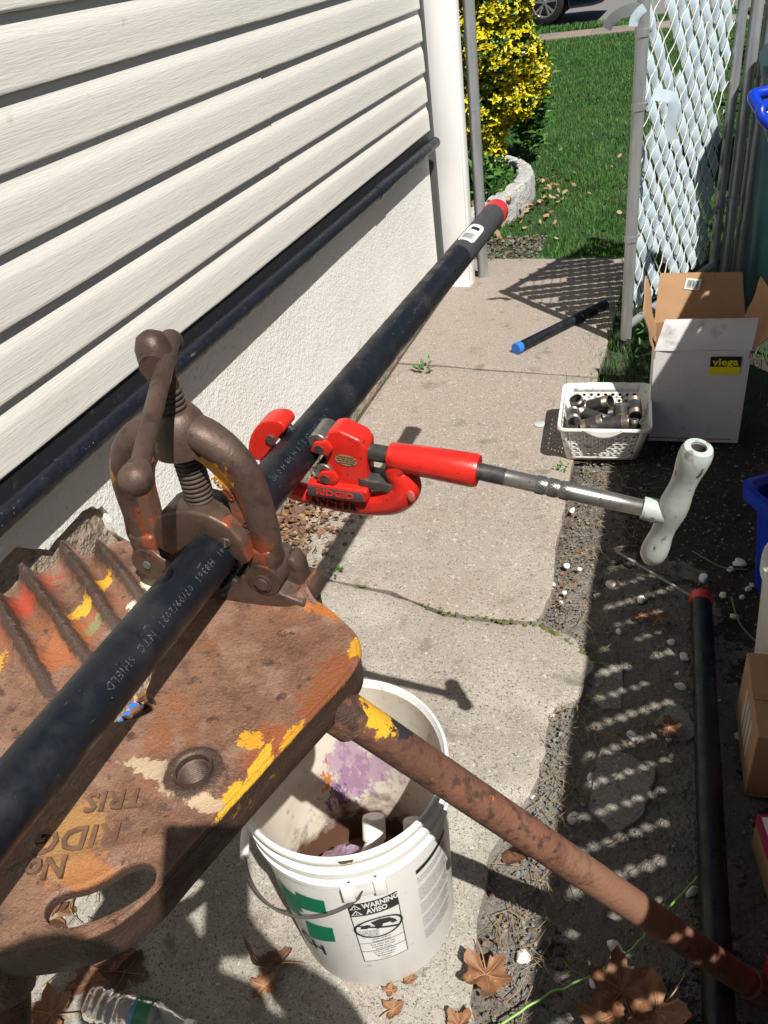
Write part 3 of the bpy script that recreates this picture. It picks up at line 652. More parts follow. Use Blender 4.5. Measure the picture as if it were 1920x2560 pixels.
gA, gB = V((1.012, 3.415, .045)), V((1.352, 4.17, .045)); gU = (gB-gA); GL = gU.length; gU.normalize(); gN = gU.cross(V((0,0,1)))
gate = thing('chain_link_gate', 'open chain link gate woven with pale blue-grey plastic slats', 'gate', (1.0,3.415,0))
b = MB(); b.tube([gA, gA+V((0,0,1.36))], .0235, 18).build('latch_stile', 'galv', gate)
b = MB(); b.tube([gB, gB+V((0,0,1.36))], .021, 18).build('hinge_stile', 'galv', gate)
for z in (.055, 1.335):
    b = MB(); rail(b, gA+V((0,0,z)), gB+V((0,0,z)), .019); b.build('rail', 'galv', gate)
mesh_panel(gate, gA+gU*.035-gN*.028, gU, GL-.07, .10, 1.34, 3, skip=(), short={4:.60, 11:-.62, 14:.8, 7:-.85})
def band(parent, p, r, m='galv', bolt=True, dirv=None):
    b = MB(); b.tube([V(p)+V((0,0,-.012)), V(p)+V((0,0,.012))], r+.003, 18)
    d = V(dirv).normalized() if dirv else V((1,0,0))
    b.box((r*.8,-.004,-.011),(r+.03,.004,.011), T=frame(p, (0,0,1), d), b=.001)
    if bolt: b.tube([V(p)+d*(r+.02)+V((-d.y,d.x,0))*-.014, V(p)+d*(r+.02)+V((-d.y,d.x,0))*.018], .005, 8)
    b.build('tension_band', m, parent)
for z in (.44, .93, 1.17): band(gate, gA+V((0,0,z)), .0235, dirv=gU)
band(gate, gB+V((0,0,.33)), .021, dirv=(gU*-1)); band(gate, gB+V((0,0,1.22)), .021, dirv=(gU*-1))
# torn slat ends hanging off the gate
def cat(pts, n):
    out = []; rr = []
    for i in range(len(pts)-1):
        p0, p1, p2, p3 = pts[max(i-1,0)], pts[i], pts[i+1], pts[min(i+2,len(pts)-1)]
        for k in range(n):
            t = k/n; out.append(.5*((2*p1)+(p2-p0)*t+(2*p0-5*p1+4*p2-p3)*t*t+(3*p1-p0-3*p2+p3)*t**3))
    out.append(pts[-1]); return out
def strip(pts, w_, side, name, parent, m='slat'):
    b = MB(); pts = cat(pts, 8); vs = []; n = len(pts); hv = V((random.uniform(-.3,.3), random.uniform(-.3,.3), random.uniform(-.3,.3)))
    for i, p in enumerate(pts):
        t = (pts[min(i+1,n-1)]-pts[max(i-1,0)]).normalized(); q = t.cross(V((-.1,.9,-.25))+hv*(i/n)).normalized(); vs += [V(p)-q*w_/2, V(p)+q*w_/2]
    b.add(vs, [(2*i,2*i+1,2*i+3,2*i+2) for i in range(n-1)]); o = b.build(name, m, parent, fix=False, smooth=False)
    md = o.modifiers.new('s', 'SOLIDIFY'); md.thickness = .0012; return o
def gp(s, z, n=0): return gA*1 + gU*s + V((0,0,z-gA.z)) - gN*n
strip([V(at(u,v,1,3.37)) for u,v in ((1600,22),(1575,24),(1550,34),(1528,52),(1516,72))], .036, (.35,0,.94), 'torn_slat', gate, 'slat_grey')
strip([V(at(u,v,1,3.365)) for u,v in ((1612,18),(1598,30),(1586,48),(1583,66))], .030, (.9,0,.4), 'torn_slat', gate)
strip([V(at(u,v,1,3.42)) for u,v in ((1632,236),(1650,238),(1668,240),(1681,250),(1684,268),(1680,292),(1676,320),(1682,350))], .040, (.55,0,.8), 'torn_slat', gate)
strip([gp(.33,.50,.045), gp(.36,.44,.05), gp(.40,.36,.05), gp(.44,.28,.048)], .043, (.7,.2,.3), 'torn_slat', gate)
strip([gp(.45,.30,.05), gp(.47,.26,.07), gp(.46,.22,.075)], .03, (.7,.2,.3), 'torn_slat', gate)
b = MB(); b.tube([gp(.04,.96,.03),gp(.06,1.01,.04),gp(.055,1.06,.045),gp(.075,1.1,.04)], .0022, 6); b.build('blue_wire_tie', 'teal', gate)
hp = thing('hinge_post', 'grey steel post the open slatted gate hangs from', 'post', (1.41,4.19,0))
MB().tube([(1.408,4.19,-.1),(1.408,4.19,1.5)], .026, 18).build('post', 'galv', hp)
for z in (.40, .42+.84):
    b = MB(); b.tube([(1.408,4.19,z-.02),(1.408,4.19,z+.02)], .031, 18); b.box((1.35,4.165,z-.014),(1.40,4.185,z+.014), b=.002); b.tube([(1.375,4.14,z),(1.375,4.20,z)], .006, 8); b.build('hinge', 'galv', hp)
tp = thing('terminal_post', 'thick grey steel post at the right of the gate hinge post', 'post', (1.475,4.24,0))
MB().tube([(1.475,4.24,-.1),(1.475,4.24,1.6)], .036, 20).build('post', 'galv', tp)
for z in (.78,1.15,.26): b = MB(); b.tube([(1.475,4.24,z),(1.475,4.24,z+.03)], .040, 20); b.build('clamp', 'galv', tp)
py = thing('added_shade_board', 'tall unseen board added beside the boundary fence to shade the ground', 'board', (1.74,1.95,0))  # added out of view to stop sun coming through the fence
T_ = Matrix.Translation((1.715,1.50,-.01)) @ Matrix.Rotation(R(-1.5),4,'Z'); MB().box((0,0,0),(.012,1.62,1.31), T=T_, b=.001).build('sheet', 'card', py, smooth=False); MB().box((.013,.0,.0),(.035,.05,1.28), T=T_).build('batten', 'card', py, smooth=False)
py = thing('added_shade_board', 'low unseen board added beside the boundary fence to shade the ground', 'board', (1.74,.7,0))  # second added board, blocks sun through the lower part of the fence
T_ = Matrix.Translation((1.725,-.10,-.01)); MB().box((0,0,0),(.012,1.56,.80), T=T_, b=.001).build('sheet', 'card', py, smooth=False); MB().box((.013,.0,.0),(.035,.05,.78), T=T_).build('batten', 'card', py, smooth=False)
sf = thing('side_fence', 'chain link fence panel behind the green bin at the right edge', 'fence', (1.75,4.3,0))
mesh_panel(sf, (1.525,4.28,0), (1,.02,0), .62, .08, 1.25, 5, skip=(3,8), every=2)
b = MB(); rail(b, (1.5,4.28,1.28), (2.2,4.3,1.28)); rail(b, (1.5,4.28,.06), (2.2,4.3,.06)); b.build('rail', 'galv', sf)
FX = lambda y: 1.80 - .03*y
lf = thing('boundary_fence', 'slatted chain link fence along the right side, whose striped shadow falls on the dark ground', 'fence', (1.78,1.5,0))
mesh_panel(lf, (FX(-.9),-.9,0), (FX(3.0)-FX(-.9), 3.9, 0), 3.9, .06, 1.33, 6, every=3)
b = MB(); rail(b, (FX(-.9)+.0,-.9,1.345), (FX(3),3.0,1.345), .02); rail(b, (FX(-.9),-.9,.05), (FX(3),3.0,.05)); b.build('rail', 'galv', lf)
for y in (-.9, 1.05, 3.0):
    b = MB(); b.tube([(FX(y)+.03,y,-.1),(FX(y)+.03,y,1.40)], .03, 14); b.build('fence_post', 'galv', lf)

# ------------------------------------------------------------------ the black pipe held in the vise
PA, PB = V((.7382,.2775,1.0255)), V((.7507,2.168,.9694)); PD = (PB-PA).normalized(); PR = .0302
def pax(y): return PA + PD*((y-PA.y)/PD.y)
TT = V((1,0,0)); TT = (TT-PD*TT.dot(PD)).normalized(); TU = TT.cross(PD)     # sideways and up across the pipe
held = thing('steel_pipe', 'long black steel pipe clamped in the rusty vise with red cap on its far end', 'pipe', pax(1.0))
MB().tube([pax(-1.3), pax(.0), pax(.8), pax(1.78)], PR, 40).build('pipe_body', 'pipe_black', held)
b = MB(); b.tube([pax(1.78), pax(2.0), pax(2.13)], PR+.0002, 40).build('gritty_end', 'pipe_grit', held)
b = MB(); e0, e1 = pax(2.130), pax(2.176); b.tube([e0, e0+PD*.001, e1-PD*.002, e1, e1, e1-PD*.045], [PR, PR+.0022, PR+.0022, PR+.001, PR-.004, PR-.004], 40, caps=False).build('red_thread_cap', 'red_cap', held)
def on_pipe(p0, D, T_, U_, r, along, x, y, ang0, lift):
    """wrap flat x (along) and y (round) on a pipe"""
    an = ang0 + y/r; return p0 + D*(along+x) + (T_*math.sin(an)+U_*math.cos(an))*(r+lift)
def pipe_text(txt, size, along, ang0, flip, parent, p0, D, T_, U_, r, m='stencil', lift=.0004, name='stencil_text'):
    vs, fs = text_geo(txt, size, space=1.15, res=1); vs, fs = fine(vs, fs, .008)
    b = MB(); s_ = -1 if flip else 1
    b.add([on_pipe(p0, D, T_, U_, r, along, s_*v[0], -s_*v[1], ang0, lift) for v in vs], fs)
    return b.build(name, m, parent, fix=False, smooth=False)
pipe_text('L57/1041  H8361  07/09/2021  NTC  SHIELD', .0128, -.47, R(52), True, held, pax(1.0), PD, TT, TU, PR)
pipe_text('SHIELD  A53  INCH', .0128, -.88, R(52), True, held, pax(1.0), PD, TT, TU, PR)
pipe_text('104 9961/20 2 J 1 H H8 H 0 HJ', .0125, -.135, R(38), True, held, pax(1.0), PD, TT, TU, PR)
pipe_text('PES 01 BSTP1001', .010, .42, R(44), True, held, pax(1.0), PD, TT, TU, PR)
_s = at(1188, 603, 2, .985).y - 1.0
b = MB(); b.grid(lambda u, v: on_pipe(pax(1.0), PD, TT, TU, PR, _s, (u-.5)*.125, (v-.5)*.042*(1-.25*max(0,(abs(u-.5)-.38)/.12)), R(14), .0005), 12, 10).build('paper_sticker', 'sticker', held, fix=False)
b = MB()
for i in range(7): b.grid(lambda u, v, i=i: on_pipe(pax(1.0), PD, TT, TU, PR, _s-.045+.0055*i, (u-.5)*.0022, (v-.5)*.024, R(12), .0009), 1, 5)
b.grid(lambda u, v: on_pipe(pax(1.0), PD, TT, TU, PR, _s+.030, (u-.5)*.020, (v-.5)*.020, R(18), .0009), 2, 5)
b.build('sticker_print', 'ink_black', held, fix=False)

# ------------------------------------------------------------------ rusty tripod pipe vise
vise = thing('tripod_pipe_vise', 'rusty cast iron tripod stand with yoke vise and flaking yellow paint', 'pipe vise', (.74,.5,0))
ZT = .930
out = [(.731,.178),(.775,.190),(.822,.216),(.845,.240),(.858,.268),(.866,.300),(.877,.340),(.892,.392),(.907,.444),(.924,.500),(.940,.552),(.944,.585),(.930,.615),(.903,.637),(.870,.655),(.845,.664),(.838,.680),(.842,.705),(.830,.712),(.815,.700),(.800,.712),(.73,.735),(.66,.725),(.625,.715),(.60,.745),(.565,.742),(.545,.715),(.525,.722),(.500,.700),(.488,.668),(.468,.672),(.448,.640),(.440,.606),(.428,.60),(.415,.57),(.42,.52),(.452,.44),(.50,.36),(.56,.28),(.62,.215),(.68,.182)]
if area(out) < 0: out = out[::-1]
out = smooth_poly(out, 2)
eh = smooth_poly([tuple(at(u,v,2,.925).xy) for u,v in ((112,2300),(122,2262),(163,2236),(205,2230),(250,2213),(307,2178),(348,2160),(390,2170),(392,2215),(344,2256),(270,2294),(219,2313),(150,2328))], 2)
slot = smooth_poly([(.668,.425),(.700,.432),(.728,.447),(.738,.462),(.728,.474),(.712,.474),(.706,.500),(.69,.53),(.66,.53),(.645,.48)], 2)
bore = [(.829+.0175*math.cos(a*math.pi/12), .3935+.0175*math.sin(a*math.pi/12)) for a in range(24)]
def seg_d(p, a, c):
    a, c = V(a), V(c); p = V(p); t = max(0, min(1, (p-a).dot(c-a)/(c-a).length_squared)); return (p-(a+(c-a)*t)).length, t
def rz(u, v, z=.955): p = at(u, v, 2, z); return (p.x, p.y)
RIDGES = [(rz(168,1386),rz(289,1552)), (rz(255,1379),rz(357,1483)), (rz(63,1434),rz(222,1640)), (rz(-4,1502),rz(111,1705))]
def hf(x, y):
    z = ZT + .0015*nz(x*9,y*9) + .0005*nz(x*40,y*40)
    lob = max(0, min(1, (.625-x + (y-.55)*.35)/.10)); lob = lob*lob*(3-2*lob)
    up = max(0, min(1, (y-.40)/.12))
    z += .012*lob*up
    for a, c in RIDGES:
        d, t = seg_d((x,y), a, c); z += (.034*(1-t)**.75+.003*(1-t))*math.exp(-(d/.0105)**2)
    z += .010*math.exp(-((math.hypot(x-.829,y-.3935)-.026)/.007)**2)*.55          # raised rim of the bore
    d, t = seg_d((x,y), (.80,.665), (.86,.645)); z += .006*math.exp(-(d/.02)**2)
    d, t = seg_d((x,y), (.835,.655), (.835,.70)); z += .018*math.exp(-(d/.012)**2)
    d, t = seg_d((x,y), (.745,.262), (.83,.318)); z += .004*math.exp(-(d/.01)**2)
    return z
random.seed(4)
def drop(poly, ins, hole=False):
    p2 = offset_poly(poly, ins); return p2
inn = offset_poly(out, .0060)
holes_in = [offset_poly(h if area(h) > 0 else h[::-1], -.005) for h in (eh, slot)]
vs, fs = fill(inn, [h for h in holes_in] + [[(.829+.0205*math.cos(a*math.pi/12), .3935+.0205*math.sin(a*math.pi/12)) for a in range(24)]], .0052, .0012)
b = MB(); b.add([(x, y, hf(x, y)) for x, y in vs], fs)
def skirt(poly, insets, close_bottom=None):
    n = len(poly); rings = []
    for ins, dz in insets:
        p2 = offset_poly(poly, ins) if abs(ins) > 1e-6 else poly
        rings.append([(x, y, (hf(*poly[i])+dz)) for i, (x, y) in enumerate(p2)])
    vs = [p for r in rings for p in r]; fs = []
    for k in range(len(rings)-1):
        for i in range(n): fs.append((k*n+i, k*n+(i+1) % n, (k+1)*n+(i+1) % n, (k+1)*n+i))
    b.add(vs, fs)
b2 = [(i) for i in range(3)]
n = len(out)
def ring_h(poly, base, dz): return [(x, y, hf(*base[i])+dz) for i, (x, y) in enumerate(poly)]
R0 = [(x, y, hf(x, y)) for x, y in inn]
rings = [R0, ring_h(offset_poly(out,.0042), inn, .0012), ring_h(offset_poly(out,.0020), inn, .0014), ring_h(offset_poly(out,.0004), inn, -.0012), ring_h(out, inn, -.0045), ring_h(offset_poly(out,.0018), inn, -.0090),
         [(x, y, ZT-.030+.006*nz(x*8,y*8)) for x, y in offset_poly(out,.0030)], [(x, y, ZT-.047) for x, y in offset_poly(out,.0035)], [(x, y, ZT-.051) for x, y in offset_poly(out,.007)], [(x, y, ZT-.049) for x, y in offset_poly(out,.013)], [(x, y, ZT-.012) for x, y in offset_poly(out,.016)]]
b.add([p for r in rings for p in r], [(k*n+i, k*n+(i+1) % n, (k+1)*n+(i+1) % n, (k+1)*n+i) for k in range(len(rings)-1) for i in range(n)])
for h in (eh, slot):
    h = h if area(h) > 0 else h[::-1]; hi = offset_poly(h, -.005); m = len(h)
    rr = [[(x, y, hf(x, y)) for x, y in hi], ring_h(offset_poly(h,-.001), hi, -.0015), ring_h(h, hi, -.006), [(x, y, ZT-.013) for x, y in h]]
    b.add([p for r in rr for p in r], [(k*m+i, k*m+(i+1) % m, (k+1)*m+(i+1) % m, (k+1)*m+i) for k in range(3) for i in range(m)])
# underside sheet
b.add([(x, y, ZT-.012) for x, y in vs], [f[::-1] for f in fs])
# threaded bore: collar and helical ribs
prof2 = [(.0205, hf(.829+.0205,.3935)-ZT), (.0185,.004), (.0172,.001)]
z = -.001
while z > -.040: prof2 += [(.0172, z), (.0150, z-.0016)]; z -= .0032
prof2 += [(.0172,-.042),(.027,-.042),(.027,-.01)]
prof2 = [(.0215, .002), (.0212,.0065), (.0195,.0085), (.0170,.0070)] + [q for q in prof2[2:]]
bore_prof = [(r if k < 2 else r*1.06, z) for k, (r, z) in enumerate(prof2)]
# leg sockets under the tray
for p, d in (((.908,.545,.888),(.57,.21,-.87)), ((.716,.205,.885),(0,-.50,-.9)), ((.49,.56,.885),(-.5,.2,-.87))):
    d = V(d).normalized(); p = V(p); b.tube([p-d*.03, p+d*.02, p+d*.044, p+d*.047], [.0290,.0290,.0285,.0265], 24)
tray = b.build('tray', 'rust_tray', vise, ang=50)
at_ = tray.data.attributes.new('wear_shade', 'FLOAT', 'POINT'); wv_ = []
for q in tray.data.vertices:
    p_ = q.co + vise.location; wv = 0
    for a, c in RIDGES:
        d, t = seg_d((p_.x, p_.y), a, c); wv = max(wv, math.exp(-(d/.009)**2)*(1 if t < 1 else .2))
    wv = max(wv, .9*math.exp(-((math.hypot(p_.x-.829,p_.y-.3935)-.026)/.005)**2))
    if p_.z < hf(p_.x, p_.y)-.003: wv = max(wv, .62 if p_.z > ZT-.0515 else .30)  # sides below the rim: shade painted in as darker brown
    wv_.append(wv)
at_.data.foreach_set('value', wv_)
g_ = MB(); g_.lathe(bore_prof, 30, T=Matrix.Translation((.829,.3935,ZT))); g_.build('threaded_bore', 'rust_vise', tray, ang=25)
# cast lettering on the tray
def tray_text(txt, size, c, dirx, name='cast_lettering'):
    vs, fs = text_geo(txt, size, depth=.0021, off=.0007, space=1.05, res=2); dx = V(dirx).normalized(); dy = V((-dx.y, dx.x)); b = MB()
    b.add([(c[0]+v[0]*dx.x+v[1]*dy.x, c[1]+v[0]*dx.y+v[1]*dy.y, hf(c[0],c[1])+.0006+v[2]) for v in vs], fs); return b.build(name, 'rust_letter', tray, smooth=False)
tdx = (-.93,-.36)
tray_text('TRIS', .031, (.764,.345), tdx); tray_text('RIDG', .036, (.752,.298), tdx); tray_text('No', .030, (.744,.262), tdx)
# legs
def leg(a, c, peg=True):
    a, c = V(a), V(c); d = (c-a).normalized(); L = (c-a).length; g_ = MB()
    pts = [a + d*L*i/14 for i in range(15)]; g_.tube(pts, [.0245]*13+[.0243,.021], 20)
    o = g_.build('leg', 'rust_leg', vise)
    if peg:
        h = MB(); p = a + d*L*.38; q = V((0,0,-1)); q = (q-d*q.dot(d)).normalized(); h.tube([p+q*.015, p+q*.045, p+q*.060], [.012,.0105,.009], 12); h.build('peg', 'rust_leg', o)
    g_ = MB(); g_.tube([c-d*.05, c-d*.004, c], [.027,.027,.022], 18); g_.build('foot', 'rust_leg', o)
leg((.915,.548,.885),(1.495,.776,.012)); leg((.716,.205,.885),(.690,-.26,.012)); leg((.49,.56,.885),(-.0+.03,.80,.012), False)
# base of the vise: two ears and a v-jaw block
YV = .662
b = MB()
b.prism([(.600,.925),(.850,.925),(.846,.945),(.815,.955),(.80,.975),(.785,.985),(.765,.975),(.752,.960),(.728,.938),(.700,.960),(.685,.975),(.655,.985),(.640,1.00),(.618,1.00),(.605,.975)], YV-.020, YV+.045, axis=1, b=.004)
b.build('jaw_base', 'rust_vise', vise)
b = MB()
for i in range(6): b.prism([(.700,.962),(.728,.940),(.728,.946),(.706,.966)], YV-.018+i*.009, YV-.013+i*.009, axis=1); b.prism([(.728,.940),(.756,.962),(.750,.966),(.728,.946)], YV-.018+i*.009, YV-.013+i*.009, axis=1)
b.build('lower_jaw', 'dark_steel', vise)
b = MB(); b.prism([(.598,.930),(.585,1.00),(.592,1.035),(.604,1.04),(.616,1.02),(.628,.985),(.632,.930)], YV+.002, YV+.040, axis=1, b=.005)
b.prism([(.590,.928),(.66,.928),(.655,.94),(.635,.975),(.612,1.02),(.600,1.02)], YV+.012, YV+.05, axis=1, b=.006)
b.build('hinge_ear', 'rust_vise', vise)
b = MB(); b.prism([(.785,.930),(.828,.930),(.836,.950),(.835,.978),(.828,.992),(.818,.990),(.812,.972),(.795,.955)], YV+.006, YV+.034, axis=1, b=.005); b.build('hook_ear', 'rust_vise', vise)
# yoke: swept arch with flattened lugs
arch = [(.622,.972,.020,1.0),(.622,1.010,.019,.85),(.622,1.055,.019,.80),(.627,1.100,.021,.80),(.642,1.137,.023,.85),(.668,1.163,.025,.95),(.700,1.176,.026,1.1),(.728,1.179,.026,1.15),(.757,1.172,.026,1.1),(.782,1.150,.024,.95),(.797,1.122,.022,.85),(.803,1.085,.020,.8),(.805,1.045,.019,.8),(.803,1.010,.019,.85),(.797,.975,.021,1.0)]
pts = []; rad = []; fl = []
for i in range(len(arch)-1):
    for k in range(4):
        t = k/4; a, c = arch[i], arch[i+1]; pts.append(V((a[0]+(c[0]-a[0])*t, YV, a[1]+(c[1]-a[1])*t))); rad.append((a[2]+(c[2]-a[2])*t)*.90); fl.append(a[3]+(c[3]-a[3])*t)
pts.append(V((arch[-1][0],YV,arch[-1][1]))); rad.append(arch[-1][2]); fl.append(arch[-1][3])
for _ in range(3):
    pts = [pts[0]] + [(pts[i-1]+pts[i]*2+pts[i+1])/4 for i in range(1,len(pts)-1)] + [pts[-1]]
b = MB(); up = (0,1,0)
b.tube(pts, rad, 20, up=up, flat=[1/f*.92 for f in fl])
yoke_rib = [V((p.x+(.7225-p.x)*.10, YV-.004, p.z+(1.07-p.z)*.10)) for p in pts[8:46]]
b.tube(yoke_rib, .0100, 12, up=up)
b.lathe([(.001,1.150),(.034,1.150),(.034,1.178),(.030,1.190),(.0235,1.2005),(.0205,1.202),(.001,1.202)], 28, T=Matrix.Translation((.726,YV,0)))
for x, s_ in ((.626,1),(.797,1)):
    b.tube([(x,YV-.021,.975),(x,YV+.021,.975)], .0235, 24); b.box((x-.019,YV-.018,.975),(x+.019,YV+.018,1.02), b=.006)
yoke = b.build('yoke', 'rust_vise', vise, ang=50)
g_ = MB(); fl_ = []
for p in pts[3:51]:
    c_ = V((.7225, YV, 1.06)); k_ = (c_-p); k_.y = 0; k_.normalize(); fl_.append((p + k_*.010, p + k_*.034))
ring2 = []
for q0_, q1_ in fl_: ring2 += [q0_+V((0,-.0115,0)), q0_+V((0,.010,0)), q1_+V((0,.008,0)), q1_+V((0,-.004,0)), q1_+V((0,-.0105,0))-(q1_-q0_)*.12]
n5 = len(fl_); g_.add(ring2, [(i*5+k, i*5+(k+1)%5, (i+1)*5+(k+1)%5, (i+1)*5+k) for i in range(n5-1) for k in range(5)] + [(0,1,2,3,4), tuple((n5-1)*5+k for k in range(5))])
g_.build('yoke_flange', 'rust_flange', yoke, ang=40)
b = MB(); b.tube([(.797,YV-.026,.972),(.797,YV+.05,.972)], .0085, 14); b.build('pin', 'screw_steel', vise)
b = MB(); b.tube([(.797,YV-.0235,.972),(.797,YV-.021,.972)], .0125, 18); b.build('pin_washer', 'rust_vise', vise)
b = MB(); b.tube([(.626,YV-.023,.975),(.626,YV-.020,.975)], .006, 12); b.build('pin_hole', 'slot_dark', yoke)
for tx, c, s_, rot in (('G 340', (.791,1.045), .013, -85), ('RIDGID', (.772,1.105), .011, -58)):
    vs, fs = text_geo(tx, s_, depth=.0012, off=.0003); a = R(rot); T_ = Matrix.Translation((c[0], YV-.0120, c[1])) @ Matrix.Rotation(R(90),4,'X') @ Matrix.Rotation(a,4,'Z')
    b = MB(); b.add([T_ @ V(q) for q in vs], fs); b.build('cast_lettering', 'rust_vise', yoke, smooth=False)
vs, fs = text_geo('RIDG', .014, depth=.0012, off=.0003); T_ = Matrix.Translation((.606, YV+.0015, .985)) @ Matrix.Rotation(R(90),4,'X') @ Matrix.Rotation(R(78),4,'Z')
b = MB(); b.add([T_ @ V(q) for q in vs], fs); b.build('cast_lettering', 'rust_vise', yoke, smooth=False)
# screw with thread
def thread(b, c, z0, z1, r, pitch, dep, seg=28, T=None):
    prof = [(.001, z0)]; z = z0
    while z < z1-pitch: prof += [(r-dep, z), (r-dep*.9, z+pitch*.22), (r, z+pitch*.42), (r, z+pitch*.68), (r-dep, z+pitch*.92)]; z += pitch
    prof += [(r-dep, z1), (.001, z1)]
    vs = []; fs = []; n = len(prof)
    for r_, z in prof:
        for k in range(seg): a = 2*math.pi*k/seg; hz = z + (pitch*k/seg if z0 < z < z1 else 0)*.0; vs.append((r_*math.cos(a), r_*math.sin(a), hz))
    for i in range(n-1):
        for k in range(seg): fs.append((i*seg+k, i*seg+(k+1)%seg, (i+1)*seg+(k+1)%seg, (i+1)*seg+k))
    b.add(vs, fs, (T or Matrix.Identity(4)) @ Matrix.Translation(c) if T else Matrix.Translation(c))
b = MB(); thread(b, (.726,YV,0), 1.045, 1.232, .0178, .0063, .0030); screw = b.build('vise_screw', 'screw_steel', vise, ang=25)
b = MB(); cc = (.726,YV,0)
b.lathe([(.001,1.226),(.0150,1.226),(.0165,1.231),(.0155,1.240),(.0180,1.250),(.0200,1.264),(.0195,1.278),(.0145,1.290),(.006,1.295),(.001,1.296)], 26, T=Matrix.Translation(cc))
b.build('screw_head', 'rust_vise', screw)
hb0, hb1 = V((.720,YV+.045,1.268)), V((.822,.468,1.245)); hd = (hb1-hb0).normalized()
b = MB(); b.tube([hb0 + (hb1-hb0)*i/12 + V((0,0,.0012*nz(i*.7,3))) for i in range(13)], [.0098,.0100,.0100,.0099,.0098,.0097,.0096,.0095,.0094,.0093,.0092,.0090,.0088], 20); hb = b.build('handle_bar', 'rust_vise', screw)
b = MB(); b.ball(hb1, .0158, 24); b.ball(hb1+hd*-.012, .0125, 18); b.build('handle_ball', 'rust_vise', screw)
b = MB(); b.ball(hb0+V((-.004,0,-.006)), .0145, 24); b.build('handle_ball', 'rust_vise', screw)
b = MB(); b.tube([V((.726,YV,1.266))-hd*.0, V((.726,YV,1.266))+hd*.024], [.0165,.0145], 24); b.build('handle_eye', 'rust_vise', screw)
# upper jaw saddle
b = MB()
b.prism([(.660,1.014),(.664,1.045),(.676,1.066),(.700,1.076),(.727,1.080),(.752,1.076),(.775,1.064),(.789,1.043),(.793,1.010),(.780,1.004),(.765,1.018),(.756,1.034),(.741,1.044),(.724,1.034),(.699,1.016),(.682,1.004)], YV-.030, YV+.024, axis=1, b=.0045, seg=3)
saddle = b.build('upper_jaw', 'rust_vise', vise)
b = MB(); b.lathe([(.001,0),(.0068,0),(.0072,.0015),(.006,.0028),(.001,.003)], 18, T=frame((.768,YV-.0302,1.040), (0,-1,0))); b.build('jaw_screw', 'rust_vise', saddle)
b = MB(); b.box((-.0062,-.0009,.0028),(.0062,.0009,.0036), T=frame((.768,YV-.0302,1.040), (0,-1,0), (.2,0,1))); b.build('screw_slot', 'slot_dark', saddle)
b = MB(); b.prism([(.705,1.020),(.741,1.046),(.770,1.020),(.768,1.014),(.741,1.040),(.708,1.014)], YV-.026, YV+.022, axis=1); b.build('jaw_teeth', 'dark_steel', saddle)

# ------------------------------------------------------------------ red pipe cutter
YC = .900
cut = thing('pipe_cutter', 'bright red pipe cutter with white T handle clamped on the black pipe', 'pipe cutter', pax(YC))
def cx(u, v, y=YC): p = at(u, v, 1, y); return (p.x, p.z)
def cp(u, v, y=YC):                                   # from crop 600..1250 x 1000..1320 (x2.552)
    return cx(600+u/2.552, 1000+v/2.552, y)
P0 = pax(YC) + V((-.0080,0,-.0050))
# frame: swept C from hook, under the pipe, up into the barrel
cl = [cp(190,200), cp(150,260), (P0.x-.052,P0.z-.005), (P0.x-.047,P0.z-.040), cp(330,560), cp(500,610), cp(700,652), cp(870,652), cp(990,622), cp(1050,560), cp(1040,490), cp(1010,440), cp(1060,380)]
rd = [.0120,.0165,.0170,.0165,.0165,.0165,.0175,.0210,.0255,.0260,.0230,.021,.0185]
pp = [V((x,YC,z)) for x, z in cl]
cp3 = cat([V((p.x,p.z,r)) for p, r in zip(pp, rd)], 6)
b = MB(); b.tube([V((p.x,YC,p.y)) for p in cp3], [p.z for p in cp3], 20, up=(0,1,0), flat=[.95]*len(cp3))
bL, bR = V((cx(972,1138)[0],YC,cx(972,1138)[1])), V((cx(1196,1178)[0],YC,cx(1196,1178)[1])); bd_ = (bR-bL).normalized(); BL_ = (bR-bL).length
b.lathe([(.010,0),(.0165,0),(.0195,.003),(.0200,.012),(.0222,.05),(.0232,BL_*.6),(.0240,BL_-.006),(.0222,BL_),(.010,BL_)], 30, T=frame(bL, bd_))
frame_o = b.build('frame', 'red_paint', cut, ang=45)
b = MB(); q = V((cp(1120,560)[0],YC-.0225,cp(1120,560)[1])); b.ball(q, .008, 12, (.8,.35,1.3)); b.build('worn_patch', 'red_worn', frame_o)
# cutting wheel in the hook
q = cp(290,200); hk = V((q[0],YC,q[1]))
b = MB(); b.lathe([(.001,-.004),(.0135,-.004),(.0145,-.0012),(.0185,0),(.0145,.0012),(.0135,.004),(.001,.004)], 26, T=frame(hk, (0,1,0))); b.build('cutting_wheel', 'dark_steel', cut)
q = cp(195,250,YC-.02); b = MB(); b.tube([V((q[0],YC-.0225,q[1])), V((q[0],YC+.0225,q[1]))], .0078, 6); b.build('wheel_pin', 'dark_steel', cut)
q = cp(292,185); hk = V((q[0],YC,q[1]))
for s_ in ():
    b = MB(); b.prism([(hk.x-.020,hk.z-.018),(hk.x+.006,hk.z-.016),(hk.x+.012,hk.z+.004),(hk.x+.008,hk.z+.020),(hk.x-.006,hk.z+.030),(hk.x-.018,hk.z+.026)], YC+s_*.0125-.004, YC+s_*.0125+.004, axis=1, b=.003); b.build('hook_cheek', 'red_paint', cut)
b = MB(); b.prism(smooth_poly([cp(u,v) for u,v in ((92,330),(86,240),(112,165),(160,105),(228,88),(290,98),(322,135),(318,165),(285,185),(262,225),(235,262),(200,310),(160,350))], 1), YC-.019, YC+.019, axis=1, b=.0075, seg=4); b.build('hook_cap', 'red_paint', cut, ang=60)
